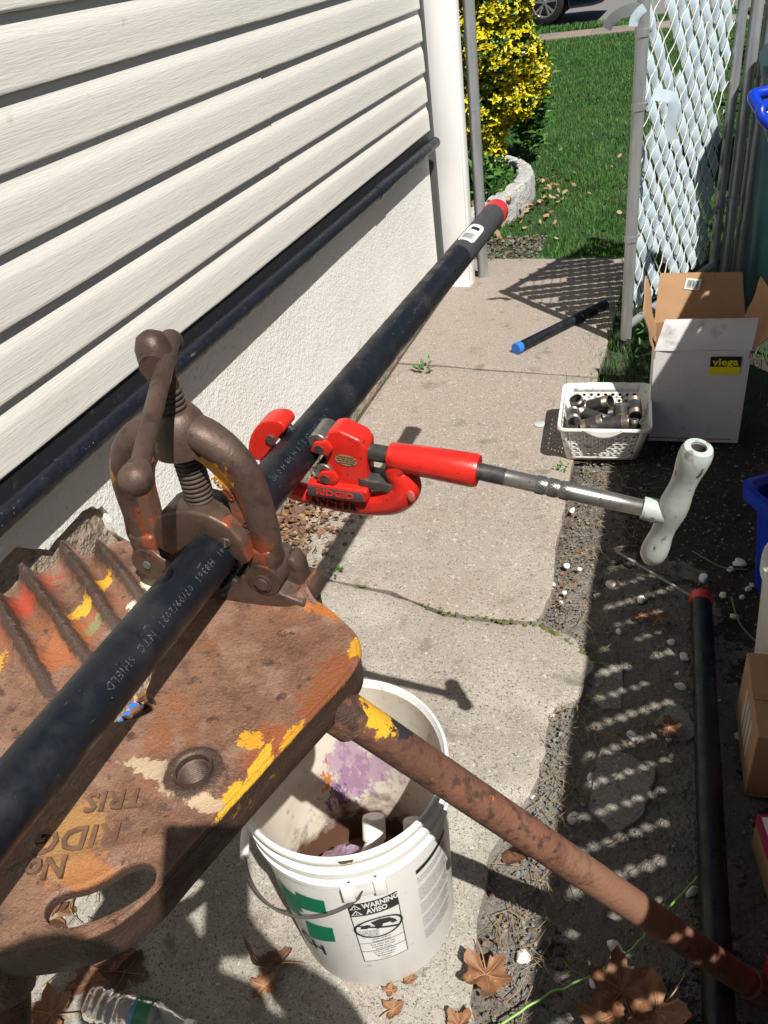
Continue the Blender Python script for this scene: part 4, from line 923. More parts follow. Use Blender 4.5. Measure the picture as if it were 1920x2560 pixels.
# sliding block with two rollers
YN = YC-.022
bodyp = [(P0.x+.066,P0.z+.046),(P0.x+.080,P0.z+.049),(P0.x+.112,P0.z+.034),(P0.x+.119,P0.z+.020),(P0.x+.113,P0.z-.022),(P0.x+.110,P0.z-.054),(P0.x+.020,P0.z-.056),(P0.x+.023,P0.z-.040),(P0.x+.044,P0.z-.034),(P0.x+.048,P0.z-.018),(P0.x+.052,P0.z-.002),(P0.x+.050,P0.z+.012),(P0.x+.052,P0.z+.028)]
b = MB(); b.prism(bodyp, YC-.018, YC+.022, axis=1, b=.005, seg=3)
b.prism([(P0.x+.018,P0.z-.060),(P0.x+.020,P0.z-.038),(P0.x+.115,P0.z-.044),(P0.x+.113,P0.z-.066)], YC-.030, YC-.008, axis=1, b=.004, seg=3)
slide = b.build('slide_block', 'red_paint', cut)
rollers = []
for c, s_ in ((V((P0.x+.0475,YC,P0.z+.0275)),1), (V((P0.x+.0475,YC,P0.z-.0235)),-1)):
    b = MB(); b.lathe([(.006,-.022),(.0135,-.022),(.0150,-.0205),(.0150,.0235),(.0135,.025),(.006,.025)], 30, T=frame(c, (0,1,0))); b.build('roller', 'steel', cut)
    b = MB(); b.tube([c+V((.004,-.030,-.006)), c+V((.004,-.0215,-.006))], .0078, 6); b.build('roller_pin', 'dark_steel', slide)
    b = MB(); b.prism([(c.x-.012,c.z-.012),(c.x+.016,c.z-.018),(c.x+.026,c.z-.004),(c.x+.020,c.z+.008),(c.x-.002,c.z+.006)], YC-.029, YC-.0225, axis=1, b=.003, seg=2); b.build('roller_cheek', 'red_paint', slide)
# name plate and letters
T_ = frame((P0.x+.064,YC-.0305,P0.z-.0535), (0,-1,.06), (1,0,-.06))
b = MB(); b.prism([(-.044,-.0080),(.040,-.0080),(.044,-.0045),(.044,.0045),(.040,.0080),(-.040,.0080),(-.044,.0045)], -.001, .0006, b=.0003, T=T_); plate = b.build('name_plate', 'name_plate', slide)
def put_text(txt, size, T_, m, parent, name='lettering', depth=.0006, off=0, sx=1.0, space=1.0):
    vs, fs = text_geo(txt, size, depth=depth, off=off, space=space); b = MB(); b.add([T_ @ V((q[0]*sx,q[1],q[2])) for q in vs], fs); return b.build(name, m, parent, smooth=False)
put_text('RIDGID', .0135, T_ @ Matrix.Translation((0,0,.0009)), 'red_paint', plate, sx=1.35, off=.0003)
b = MB(); T2 = frame((P0.x+.086,YC-.0185,P0.z+.000), (0,-1,0), (1,0,-.10)); b.add([T2 @ V((.017*math.cos(a*math.pi/12), .0095*math.sin(a*math.pi/12), .0006)) for a in range(24)], [tuple(range(24))]); ov = b.build('oval_decal', 'card', slide, smooth=False)
for i in range(4): put_text(['WARNING USE ONLY', 'THIN WHEEL CUTTER FOR', 'STEEL PIPE KEEP HANDS', 'CLEAR OF ROLLERS'][i], .0026, T2 @ Matrix.Translation((0,.0055-.0036*i,.0010)), 'ink_black', ov, depth=.0001)
put_text('ANGLER', .017, frame((P0.x+.050,YC-.0175,P0.z-.083), (0,-1,.35), (1,0,-.10)), 'ink_black', frame_o, 'marker_name', depth=.0012, sx=1.05, space=1.2)
# dark guide bar
b = MB(); b.prism([(P0.x+.10,P0.z-.030),(P0.x+.158,P0.z-.038),(P0.x+.158,P0.z-.052),(P0.x+.10,P0.z-.046)], YC-.020, YC+.018, axis=1, b=.0015); b.build('guide_bar', 'dark_steel', cut)
# screw, knurled rod, T handle
b = MB()
s0 = bL - bd_*.052
b.lathe([(.001,0),(.0065,0),(.0065,.010),(.0105,.016),(.012,.018)], 20, T=frame(s0, bd_))
thread(b, (0,0,0), .017, .056, .0128, .0022, .0011, T=frame(s0, bd_)); b.build('feed_screw', 'dark_steel', cut, ang=25)
rE = V((cx(1618,1272)[0],YC,cx(1618,1272)[1])); rd_ = (rE-bR).normalized(); RL = (rE-bR).length
b = MB(); thread(b, (0,0,0), 0, .044, .0125, .0022, .0011, T=frame(bR-rd_*.004, rd_)); b.build('feed_screw', 'dark_steel', cut, ang=25)
b = MB(); F0 = frame(bR, rd_)
b.lathe([(.001,.038),(.0118,.038),(.0118,.080),(.0123,.081),(.0123,.093),(.0118,.094),(.0118,.097),(.0123,.098),(.0123,.110),(.0118,.111),(.0118,.114),(.0123,.115),(.0123,.127),(.0118,.128),(.0118,RL*.8),(.0110,RL-.006),(.0118,RL-.004),(.0118,RL)], 26, T=F0); rod = b.build('feed_rod', 'steel', cut)
b = MB()
for z0 in (.081,.098,.115):
    for k in range(20):
        for sg in (1,-1):
            a = 2*math.pi*k/20; pts = [F0 @ V((.0126*math.cos(a+sg*t*.5), .0126*math.sin(a+sg*t*.5), z0+.012*t)) for t in (0,.5,1)]; b.tube(pts, .0004, 3, caps=False)
b.build('knurling', 'dark_steel', rod)
tc_ = V((cx(1668,1290)[0],YC,cx(1668,1290)[1])); tt = V((cx(1741,1122)[0],YC-.012,cx(1741,1122)[1])); tb = V((cx(1628,1405)[0],YC+.012,cx(1628,1405)[1])); hl = (tt-tb).length; hdn = (tt-tb).normalized()
b = MB(); prof = [(.008,0),(.0125,.001),(.0168,.008),(.0182,.018),(.0172,.032),(.0150,.048),(.0148,.060),(.0168,.075),(.0190,.090),(.0188,.104),(.0168,.120),(.0158,.134),(.0168,.150),(.0190,.163),(.0200,.175),(.0195,.184),(.0172,.190),(.0098,.191),(.0094,.186),(.0090,.120)]
s_ = hl*1.0/.175; F1 = frame(tb-hdn*.006, hdn)
b.lathe([(r, z*s_) for r, z in prof], 30, T=F1)
b.tube([rE-rd_*.006, rE+rd_*.006, rE+rd_*.034], [.0152,.0160,.0160], 22)
th = b.build('t_handle', 'thandle', cut)
b = MB(); b.lathe([(.001,.125),(.0091,.125),(.0091,.188)], 20, T=F1 @ Matrix.Diagonal((1,1,s_,1))); b.build('handle_bore', 'slot_dark', th)
b = MB(); b.tube([rE+rd_*.008+V((0,-.0165,-.003)), rE+rd_*.008+V((0,-.0155,-.003))], .003, 10); b.build('set_pin', 'slot_dark', th)

# ------------------------------------------------------------------ white bucket
BC = V((.780,.742,.012)); BH = .473
bk = thing('plastic_bucket', 'dirty white plastic bucket with green checks and warning label under the vise', 'bucket', BC)
def br(z): return .157 + (.175-.157)*z/BH
T_ = Matrix.Translation(BC)
b = MB(); b.lathe([(.001,.012),(.140,.012),(.146,.004),(.153,.0),(.157,.008),(br(.375),.375),(br(.38)+.007,.379),(br(.385)+.0075,.392),(br(.39)+.001,.396),(br(.41)+.001,.412),(br(.415)+.0075,.416),(br(.42)+.008,.430),(br(.425)+.001,.435),(br(.445)+.001,.448),(br(.45)+.006,.452),(.1825,.458),(.1830,BH-.004),(.1805,BH),(.1770,BH),(.1755,BH-.004),(.1710,BH-.012)], 72, T=T_)
body = b.build('body', 'bucket_white', bk)
b = MB(); b.lathe([(.1713,BH-.011),(.168,.40),(.151,.013),(.140,.0125),(.001,.0125)], 72, T=T_); b.build('inside', 'bucket_inside', bk)
def on_b(th, z, lift=.0006): r = br(z)+lift; return BC + V((r*math.cos(th), r*math.sin(th), z))
def hit(u, v):
    d = at(u, v, 2, 0) - CAM; t = .3; best = (9, 0, 0)
    while t < 1:
        p = CAM + d*t - BC; q = math.hypot(p.x, p.y) - br(max(0,p.z))
        if q < best[0]: best = (q, math.atan2(p.y, p.x), p.z)
        if q < 0: break
        t += .0004
    return best[1], best[2]
def lab(corners, n, fn, m, name, lift=.0007, parent=None):
    (a0, z0), (a1, z1) = corners; g_ = MB(); g_.grid(lambda u, v: on_b(a0+(a1-a0)*u, z0+(z1-z0)*v, lift), n, max(1, n//2)); return g_.build(name, m, parent or bk, fix=False)
# warning label
a_l, zt = hit(868, 2262); a_r, _ = hit(1004, 2234); _, zb = hit(905, 2410)
zt = .322; zb = .112; a_r -= .05
WL = br(.2)*(a_r-a_l)
lb = lab(((a_l, zb), (a_r, zt)), 16, None, 'label_white', 'warning_label')
def wrap(vs, fs, cx_, cz, m, name, parent, lift=.0013, sx=1):
    vs, fs = fine(vs, fs, .012); g_ = MB(); am = (a_l+a_r)/2
    g_.add([on_b(am + (cx_+q[0]*sx)/br(.2), cz+q[1], lift) for q in vs], fs); return g_.build(name, m, parent, fix=False, smooth=False)
def rect(x0, y0, x1, y1): return [(x0,y0,0),(x1,y0,0),(x1,y1,0),(x0,y1,0)], [(0,1,2,3)]
hw_ = WL/2
wrap(*rect(-hw_, -.021, hw_, .021), 0, zt-.021, 'ink_black', 'warning_header', lb, .0011)
wrap(*text_geo('WARNING', .0215, off=.0008), .012, zt-.0115, 'label_white', 'warning_word', lb, .0016, .58)
wrap(*text_geo('AVISO', .0215, off=.0008), .004, zt-.0305, 'label_white', 'warning_word', lb, .0016, .58)
for zz in (zt-.0115, zt-.0305):
    wrap([(-.0095,-.0075,0),(.0095,-.0075,0),(0,.0085,0)], [(0,1,2)], -hw_+.011, zz, 'label_white', 'warning_triangle', lb, .0015)
    wrap([(-.0062,-.0055,0),(.0062,-.0055,0),(0,.0050,0)], [(0,1,2)], -hw_+.011, zz, 'ink_black', 'warning_triangle_core', lb, .0017)
    wrap(*rect(-.0007,-.003,.0007,.0025), -hw_+.011, zz, 'label_white', 'warning_mark', lb, .0019)
for x0, y0, x1, y1 in ((-hw_,-.0008,hw_,.0008),):
    for zz in (zb, .180, .150, zt-.043): wrap(*rect(x0,y0,x1,y1), 0, zz, 'ink_black', 'label_rule', lb, .0012)
for s_ in (-1, 1): wrap(*rect(-.0008,-(zt-zb)/2,.0008,(zt-zb)/2), s_*hw_, (zt+zb)/2, 'ink_black', 'label_rule', lb, .0012)
# pictogram: figure falling into bucket inside a crossed ring
pc = (0, .231); ring = []; N_ = 40
vs = [(.043*math.cos(2*math.pi*i/N_), .034*math.sin(2*math.pi*i/N_), 0) for i in range(N_)] + [(.0385*math.cos(2*math.pi*i/N_), .0295*math.sin(2*math.pi*i/N_), 0) for i in range(N_)]
wrap(vs, [(i,(i+1)%N_,N_+(i+1)%N_,N_+i) for i in range(N_)], *pc, 'ink_black', 'prohibition_ring', lb, .0018)
wrap([(-.035,.014,0),(-.032,.018,0),(.034,-.013,0),(.031,-.018,0)], [(0,3,2,1)], *pc, 'ink_black', 'prohibition_bar', lb, .0019)
wrap([(-.012,.022,0),(.004,.027,0),(.020,.022,0),(.030,.008,0),(.032,-.002,0),(.024,-.002,0),(.020,.006,0),(.008,.008,0),(.004,-.004,0),(-.004,-.004,0),(-.006,.008,0)], [tuple(range(11))], *pc, 'ink_black', 'child_silhouette', lb, .0016)
wrap([(-.032,.004,0),(-.026,.014,0),(-.018,.016,0),(-.012,.012,0),(-.020,.002,0)], [(0,1,2,3,4)], *pc, 'ink_black', 'child_silhouette', lb, .0016)
wrap([(-.036,-.004,0),(.0,-.004,0),(-.004,-.030,0),(-.032,-.030,0)], [(0,3,2,1)], *pc, 'ink_grey', 'bucket_pictogram', lb, .0014)
for i, s_ in enumerate(['Children can fall into', 'bucket and drown.', 'Keep children away from', 'bucket with even a small', 'amount of liquid.', 'Los ninos pueden caerse', 'en el cubo y ahogarse.', 'Mantenga alejados', 'a los ninos.']):
    wrap(*text_geo(s_, .0078, off=.00008, res=1), 0, .192-.0083*i - (.003 if i > 1 else 0) - (.003 if i > 4 else 0), 'ink_black', 'label_text', lb, .0013, .82*WL/.125)
# grey instruction column
c0, z0_ = hit(1040, 2215); c1, _ = hit(1096, 2200)
a0, a1 = c0+.02, c1+.22
lab(((a0,.327),(a1,.339)), 10, None, 'ink_black', 'instruction_header')
for k, (p, q) in enumerate(((.297,.319),(.240,.287),(.193,.233),(.145,.186),(.097,.139))):
    n_ = int((q-p)/.0062)
    for i in range(n_): lab(((a0, p+i*.0062),(a1-.03*(i%3), p+i*.0062+.0040)), 12, None, 'ink_grey', 'instruction_text', .0008)
# green checks and name
c8 = lambda u, v: hit(580+u/2.765, 1700+v/2.765)
for q in (((300,1442),(440,1540),(487,1632),(335,1585)), ((437,1458),(636,1522),(657,1612),(470,1566)), ((508,1655),(695,1712),(718,1806),(540,1768))):
    c4 = [c8(*p) for p in q]; g_ = MB()
    def fn(u, v):
        a = [(c4[0][k]*(1-u)+c4[1][k]*u)*(1-v)+(c4[3][k]*(1-u)+c4[2][k]*u)*v for k in (0,1)]; return on_b(a[0], a[1], .0009)
    g_.grid(fn, 8, 5); g_.build('green_check', 'ink_green', bk, fix=False)
c2_ = [c8(437,1458), c8(470,1566), c8(636,1522)]; tl_ = (c2_[0][0]+c2_[1][0])/2; zt_c, zb_c = c2_[0][1]-.016, c2_[1][1]-.018
g_ = MB(); g_.grid(lambda u, v: on_b(tl_-.30*(1-u), zb_c+(zt_c-zb_c)*v-.006*(1-u), .0009), 8, 4); g_.build('green_check', 'ink_green', bk, fix=False)
vs, fs = fine(*text_geo('CH', .050, off=.0016), .012); g_ = MB(); q3_ = [c8(530,1680), c8(560,1760)]; am, zF = q3_[0][0]-.09, q3_[1][1]-.046
g_.add([on_b(am + q[0]*.9/br(.15), zF+q[1], .0008) for q in vs], fs); g_.build('brand_lettering', 'ink_black', bk, fix=False, smooth=False)
# bail with wire and grip
ear = hit(911, 2221); ea = ear[0]; ez = .362; e2 = ea - math.pi*.86
for a in (ea, e2):
    g_ = MB(); c = on_b(a, ez+.012, .004); F = frame(c, (math.cos(a), math.sin(a), 0), (-math.sin(a), math.cos(a), 0))
    g_.box((-.026,-.022,-.006),(.026,.022,.002), T=F, b=.002)
    for s_ in (-1,1): g_.box((s_*.026-.010,-.022,-.006),(s_*.026+.010,.022,.008), T=F, b=.003)
    g_.build('bail_ear', 'bucket_white', bk)
pts = []; 
for i in range(41):
    t = i/40; a = ea + (e2-ea)*t; drop_ = .150*math.sin(math.pi*t)**.75; rr = br(.25)+.012+.030*math.sin(math.pi*t)
    pts.append(BC + V((rr*math.cos(a), rr*math.sin(a), ez+.006-drop_*(.55 if t < .5 else .55))))
pts[0] = on_b(ea, ez+.012, .002); pts[-1] = on_b(e2, ez+.012, .002)
g_ = MB(); g_.tube(pts, .0024, 8); bail = g_.build('bail_wire', 'wire_steel', bk)
g_ = MB(); g_.tube(pts[22:31], [.0085]*9, 14); g_.build('bail_grip', 'bucket_white', bail)
g_ = MB(); g_.grid(lambda u, v: BC + V(((.1838-.002*v)*math.cos(-1.16+.14*(u-.5)*(1-.4*v)), (.1838-.002*v)*math.sin(-1.16+.14*(u-.5)*(1-.4*v)), BH-.002-.016*v)), 8, 4)
g_.build('dried_residue', 'twig', bk, fix=False)
# bottles and rag inside the bucket
def bottle_white(c, d, label, L=.20, r=.033):
    t = thing('plastic_bottle', label, 'bottle', c, 'white bottles lying in the bucket'); F = frame(c, d)
    b = MB(); b.lathe([(.001,0),(r,.002),(r,L*.6),(r*.9,L*.68),(r*.5,L*.80),(r*.48,L*.84),(.001,L*.84)], 26, T=F); b.build('body', 'bucket_white', t)
    b = MB(); prof_ = [(.001,L*.82),(r*.66,L*.82),(r*.66,L*.985),(r*.6,L),(.001,L)]; b.lathe(prof_, 26, T=F); b.build('cap', 'bucket_white', t)
bt = at(934, 2040, 2, .235); bb = V((.815,.660,.045)); bottle_white(bb, (bt-bb), 'dirty white bottle with round cap leaning in the bucket', (bt-bb).length, .034)
bt = at(1033, 2062, 2, .20); bb = V((.880,.720,.045)); bottle_white(bb, (bt-bb), 'second white bottle at the right inside the bucket', (bt-bb).length+.01, .03)
rag = MB(); cc = V((.745,.730,.080))
def rg(u, v):
    th, ph = u*2*math.pi, v*math.pi; d = V((math.sin(ph)*math.cos(th), math.sin(ph)*math.sin(th), math.cos(ph))); k = 1+.25*nz(d.x*2.5,d.y*2.5,d.z*2.5)+.08*nz(d.x*9,d.y*9,d.z*9)
    return cc + V((d.x*.078*k, d.y*.070*k, d.z*.085*k))
rag.grid(rg, 28, 16)
mat('purple_rag', (.22,.15,.20), .8, layers=[(14,.45,.6,(.16,.10,.09),6),(40,.52,.60,(.32,.22,.38),8),(50,.66,.70,(.45,.15,.05),5),(160,.64,.7,(.5,.45,.5),4)], bump=[(80,.8,.006)], world=True)
tag(rag.build('stained_block', 'purple_rag'), 'crumbly purple and brown stained lump at the bottom of the bucket', 'rubbish')

# ------------------------------------------------------------------ black pipe lying on the ground at the right, and the short one on the path
def pipe_thing(name, label, a, c, r, cap_m, cap_at, hollow=True, mname='pipe_black'):
    a, c = V(a), V(c); d = (c-a).normalized(); t = thing(name, label, 'pipe', a)
    b = MB(); b.tube([a, a.lerp(c,.5), c], r, 30, caps=not hollow)
    if hollow: b.tube([a, c], r-.005, 30, caps=False)
    b.build('pipe_body', mname, t)
    p, s_ = (a, d) if cap_at == 0 else (c, -d)
    b = MB(); b.tube([p-s_*.002, p-s_*.002, p+s_*.028, p+s_*.030], [r-.004, r+.0022, r+.0026, r], 30, caps=False)
    if not hollow: b.tube([p-s_*.003, p-s_*.0022], r+.001, 30)
    b.build('thread_cap', cap_m, t); return t
far = at(1752, 1492, 2, .035); near_ = at(1798, 2560, 2, .035); dd = (near_-far)
pipe_thing('ground_pipe', 'long black pipe with red end cap lying on the dark ground under the leg foot', far, far+dd*1.9, .0275, 'red_cap', 0, hollow=False)
a = at(1290, 872, 2, .045); c = at(1500, 765, 2, .045); a = V((a.x, a.y, .045)); c = V((c.x+.02, c.y+.04, .036))
pipe_thing('short_pipe', 'short black pipe with bright blue end ring lying on the path', a, c, .0235, 'blue_cap', 0)

# ------------------------------------------------------------------ basket with pipe nipples
bs = thing('plastic_basket', 'white perforated plastic basket filled with steel pipe nipples', 'basket', (1.01,2.56,.016))
Z0, Z1 = .018, .165
bot = [V((.898,2.452,Z0)), V((1.142,2.478,Z0)), V((1.122,2.708,Z0)), V((.878,2.682,Z0))]
top = [V((.880,2.412,Z1)), V((1.180,2.438,Z1)), V((1.152,2.765,Z1)), V((.850,2.735,Z1))]
def rounded(q, r, z, n=6):
    out = []
    for i in range(4):
        p, a, c = q[i], q[i-1], q[(i+1)%4]; u, v = (a-p).normalized(), (c-p).normalized()
        for k in range(n+1):
            t = k/n; p0, p2 = p+u*r, p+v*r; out.append((p0*(1-t)**2 + p*2*t*(1-t) + p2*t*t).xy.to_3d()+V((0,0,z)))
    return out
b = MB(); ctr = V((1.01,2.59,0))
def wallpanel(i, inner=0):
    a, c = bot[i], bot[(i+1)%4]; A, B = top[i], top[(i+1)%4]; nx = 9 if i % 2 == 0 else 7; nyv = 5
    wdt = (c-a).length
    Fp = lambda u, v: (a.lerp(c, u)).lerp(A.lerp(B, u), v)
    u0, u1 = .10, .90
    for k in range(nx):
        for j in range(nyv):
            ua, ub = u0+(u1-u0)*k/nx, u0+(u1-u0)*(k+1)/nx; va, vb = .10+.72*j/nyv, .10+.72*(j+1)/nyv
            um, vm = (ua+ub)/2, (va+vb)/2; hu, hv = .0052/wdt, .0052/.147
            outer_ = [(ua,va),(um,va),(ub,va),(ub,vm),(ub,vb),(um,vb),(ua,vb),(ua,vm)]; inn_ = [(um-hu*.7,vm-hv*.7),(um,vm-hv),(um+hu*.7,vm-hv*.7),(um+hu,vm),(um+hu*.7,vm+hv*.7),(um,vm+hv),(um-hu*.7,vm+hv*.7),(um-hu,vm)]
            b.add([Fp(*q) for q in outer_+inn_], [(m,(m+1)%8,8+(m+1)%8,8+m) for m in range(8)])
    for (ua, va, ub, vb) in ((u0,0,u1,.10),(u0,.82,u1,1.0)):
        b.grid(lambda u, v: Fp(ua+(ub-ua)*u, va+(vb-va)*v), 10, 1)
for i in range(4): wallpanel(i)
for i in range(4):                                   # rounded corners between panels
    pa, pc = bot[i].lerp(bot[i-1], .10), bot[i].lerp(bot[(i+1)%4], .10); qa, qc = top[i].lerp(top[i-1], .10), top[i].lerp(top[(i+1)%4], .10)
    def fn(u, v):
        p0, p1, p2 = pa.lerp(qa, v), bot[i].lerp(top[i], v), pc.lerp(qc, v); return p0*(1-u)**2 + p1*2*u*(1-u) + p2*u*u
    b.grid(fn, 6, 2)
rb = rounded(bot, .026, Z0); b.add(rb, [tuple(range(len(rb)))])
basket = b.build('body', 'basket_white', bs, ang=50, fix=False); md = basket.modifiers.new('s', 'SOLIDIFY'); md.thickness = .0028; md.offset = 0
rt = [V((q.x,q.y,0)) for q in top]; ro = rounded([q + (q-ctr).normalized()*.007 for q in [V((q.x,q.y,0)) for q in top]], .035, Z1, 8); n = len(ro)
b = MB(); m_ = len(ro)
ri = rounded([V((q.x,q.y,0)) for q in top], .03, Z1, 8)
b.add([p+V((0,0,.000)) for p in ri] + [p+V((0,0,.003)) for p in ro] + [p+(p-V((ctr.x,ctr.y,p.z))).normalized()*.004+V((0,0,-.003)) for p in ro] + [p+(p-V((ctr.x,ctr.y,p.z))).normalized()*.004+V((0,0,-.011)) for p in ro],
      [(k*m_+i,k*m_+(i+1)%m_,(k+1)*m_+(i+1)%m_,(k+1)*m_+i) for k in range(3) for i in range(m_)])
o = b.build('rim', 'basket_white', bs, ang=60); md = o.modifiers.new('s', 'SOLIDIFY'); md.thickness = .002
for A, B in ((top[0], top[1]), (top[3], top[2])):     # crescent grips in the long walls
    b = MB(); s_ = -1 if A is top[0] else 1; nn = V((0,s_,0))
    b.grid(lambda u, v: A.lerp(B, .27+.46*u)+nn*(.011)+V((0,0,.002-.034*v*math.sin(math.pi*u))), 14, 4)
    o = b.build('grip', 'basket_white', bs, fix=False); md = o.modifiers.new('s', 'SOLIDIFY'); md.thickness = .003
def nipple(uv, z, uv2, z2, r, label, coup=False):
    a, c = at(*uv, 2, z+.012), at(*uv2, 2, z2+.012); a = V((min(1.12,max(.905,a.x)), min(2.70,max(2.487,a.y)), a.z)); c = V((min(1.12,max(.905,c.x)), min(2.70,max(2.487,c.y)), c.z))
    if (c-a).length < .045: c = a + (c-a).normalized()*.045
    d = (c-a).normalized(); L = (c-a).length
    t = thing('pipe_nipple', label, 'pipe nipple', a, 'steel pipe nipples heaped in the white basket')
    b = MB()
    r *= 1.32; ts = [0,.004,.024,.028] if L > .09 else [0,.002,L*.25,L*.3]
    mid_ = [(a+d*ts[2]), (c-d*ts[2])]
    b.tube(mid_, r, 24, caps=False); b.tube([a,c], r-.004, 24, caps=False); b.build('barrel', 'nipple_dark', t)
    for p, s_ in ((a,d),(c,-d)):
        q = MB(); F = frame(p, s_); pr = [(r-.004,0),(r-.0012,0)]
        zz = .002
        while zz < ts[2]: pr += [(r-.0004, zz), (r-.0014, zz+.0011)]; zz += .0022
        pr += [(r,ts[2]+.001)]
        q.lathe(pr, 24, T=F); q.build('thread', 'nipple_thread', t, ang=20)
def bc(u, v): return (1360+u/5.53, 940+v/5.53)
nip = [((360,830),.135,(385,500),.125,.0190,'dark steel nipple standing at the left wall of the basket'),
 ((370,310),.150,(480,430),.110,.0190,'short open ended nipple in the back left corner of the basket'),
 ((560,440),.100,(920,350),.150,.0190,'nipple pointing right with bright worn thread at the back of the basket'),
 ((510,510),.115,(870,640),.125,.0190,'greasy brown nipple lying under the crossing one'),
 ((480,900),.115,(820,620),.145,.0200,'nipple with orange rusty thread lying across the middle'),
 ((600,900),.125,(1180,640),.145,.0205,'longest dark nipple lying along the front of the basket'),
 ((1055,410),.140,(1065,610),.110,.0190,'short nipple with two bright ends right of the middle'),
 ((1240,340),.135,(1275,560),.120,.0190,'black nipple with one bright end by the right wall'),
 ((1310,600),.150,(1270,700),.125,.0125,'small bright elbow like nipple near the right wall'),
 ((1250,810),.135,(1250,850),.090,.0230,'wide ring standing upright in the front right corner'),
 ((560,720),.120,(590,700),.085,.0215,'open ring lying left of the rusty nipple'),
 ((700,560),.07,(1000,500),.07,.0190,'nipple at the bottom of the heap in deep shade'),
 ((420,620),.06,(700,800),.06,.0190,'lowest nipple under the left end of the heap'),
 ((900,760),.06,(1200,800),.06,.0190,'dark nipple under the long front one')]
for u1, z1, u2, z2, r, l in nip: nipple(bc(*u1), z1, bc(*u2), z2, r, l)

# ------------------------------------------------------------------ open carton
cb = thing('open_carton', 'white and brown open carton with yellow and black logo beside the basket', 'box', (1.33,2.75,0))
HX = .355
f0, f1 = V((1.165,2.640,.0)), V((1.468,2.662,.0)); ud = (f1-f0).normalized(); vd = V((-ud.y,ud.x,0)); WX = (f1-f0).length; DX = .235
f0.z = f1.z = -.015
zt_ = HX
def bxp(s, t, z): return V((f0.x,f0.y,0)) + ud*s + vd*t + V((0,0,z))
def panel(name, q, m0, m1, parent=cb, th=.004, n=6, warp=.002, seed=0):
    """flat board with an outside and an inside face"""
    q = [V(p) for p in q]; nrm = (q[1]-q[0]).cross(q[3]-q[0]).normalized(); b = MB()
    def fn(o_):
        return lambda u, v: q[0].lerp(q[1],u).lerp(q[3].lerp(q[2],u),v) + nrm*(o_+warp*nz(u*2.2+seed,v*2.2,seed)*2)
    b.mi = 0; b.grid(fn(0), n, n); b.mi = 1; b.grid(fn(-th), n, n)
    for (u0,v0,u1,v1) in ((0,0,1,0),(1,0,1,1),(1,1,0,1),(0,1,0,0)):
        A = [fn(0)(u0+(u1-u0)*i/n, v0+(v1-v0)*i/n) for i in range(n+1)]; B = [fn(-th)(u0+(u1-u0)*i/n, v0+(v1-v0)*i/n) for i in range(n+1)]
        b.mi = 1; b.add(A+B, [(i,i+1,n+1+i+1,n+1+i) for i in range(n)])
    return b.build(name, [m0, m1], parent, ang=60)
panel('front_panel', [bxp(0,0,0), bxp(WX,0,0), bxp(WX,0,zt_), bxp(0,0,zt_)], 'card_white', 'card', seed=1)
panel('right_panel', [bxp(WX,0,0), bxp(WX,DX,0), bxp(WX,DX,zt_), bxp(WX,0,zt_)], 'card_white', 'card', seed=2)
panel('back_panel', [bxp(WX,DX,0), bxp(0,DX,0), bxp(0,DX,zt_), bxp(WX,DX,zt_)], 'card_white', 'card', seed=3)
panel('left_panel', [bxp(0,DX,0), bxp(0,0,0), bxp(0,0,zt_), bxp(0,DX,zt_)], 'card_white', 'card', seed=4)
panel('bottom_panel', [bxp(0,0,.012), bxp(0,DX,.012), bxp(WX,DX,.012), bxp(WX,0,.012)], 'card_white', 'card', seed=5)
fA, fB = V(at(1663,799,1,2.665)), V(at(1898,794,1,2.687)); panel('front_flap', [bxp(0,0,zt_+.001), bxp(WX,0,zt_+.001), fB, fA], 'card_white', 'card', seed=6, warp=.004)
bA, bB = V(at(1650,683,1,2.955)), V(at(1856,680,1,2.975)); panel('back_flap', [bxp(WX,DX,zt_), bxp(0,DX,zt_), bA, bB], 'card_white', 'card', seed=7, warp=.005)
panel('left_flap', [bxp(0,DX,zt_), bxp(0,0,zt_), bxp(-.045,.015,zt_+.12), V(at(1615,690,1,2.80))], 'card_white', 'card', seed=8, warp=.006)
panel('right_flap', [bxp(WX,0,zt_), bxp(WX,DX,zt_), V(at(1902,690,1,2.80)), bxp(WX+.105,.0,zt_+.10)], 'card_white', 'card', seed=9, warp=.006)
# logo, barcode sticker, rims
T3 = lambda s, z: Matrix(((ud.x,0,-vd.x,0),(ud.y,0,-vd.y,0),(0,1,0,0),(0,0,0,1))) if False else None
def face_T(s, z, off): p = bxp(s, -off, z); return Matrix(((ud.x,0,-vd.x,p.x),(ud.y,0,-vd.y,p.y),(ud.z,1,0,p.z),(0,0,0,1)))
cxl = WX-.075
lg = MB().box((-.048,-.0005,-.0003),(.048,.036,.0003), T=face_T(cxl, zt_-.056, .0035)).build('logo_black', 'ink_black', cb, smooth=False)
MB().box((-.048,-.030,-.0003),(.048,-.001,.0003), T=face_T(cxl, zt_-.056, .0035)).build('logo_yellow', 'ink_yellow', cb, smooth=False)
put_text('viega', .036, face_T(cxl, zt_-.040, .0042), 'ink_yellow', lg, 'logo_text', off=.0007, sx=1.12)
MB().box((-.0012,.02,-.0003),(.0012,.07,.0003), T=face_T(.0,.0,0)) 
lt = MB().box((-.0005,0,0),(.0005,.036,.06), T=Matrix.Translation(bxp(-.001,.02,zt_-.09)))
lt.build('side_logo', 'ink_yellow', cb, smooth=False)
p00 = bxp(WX,DX,zt_).lerp(bxp(0,DX,zt_), .62); fu = ((bxp(0,DX,zt_)-bxp(WX,DX,zt_))).normalized(); fv = (bA-bxp(0,DX,zt_)).normalized(); fn_ = fu.cross(fv).normalized()
if fn_.dot(V((0,-1,0))) < 0: fn_ = -fn_
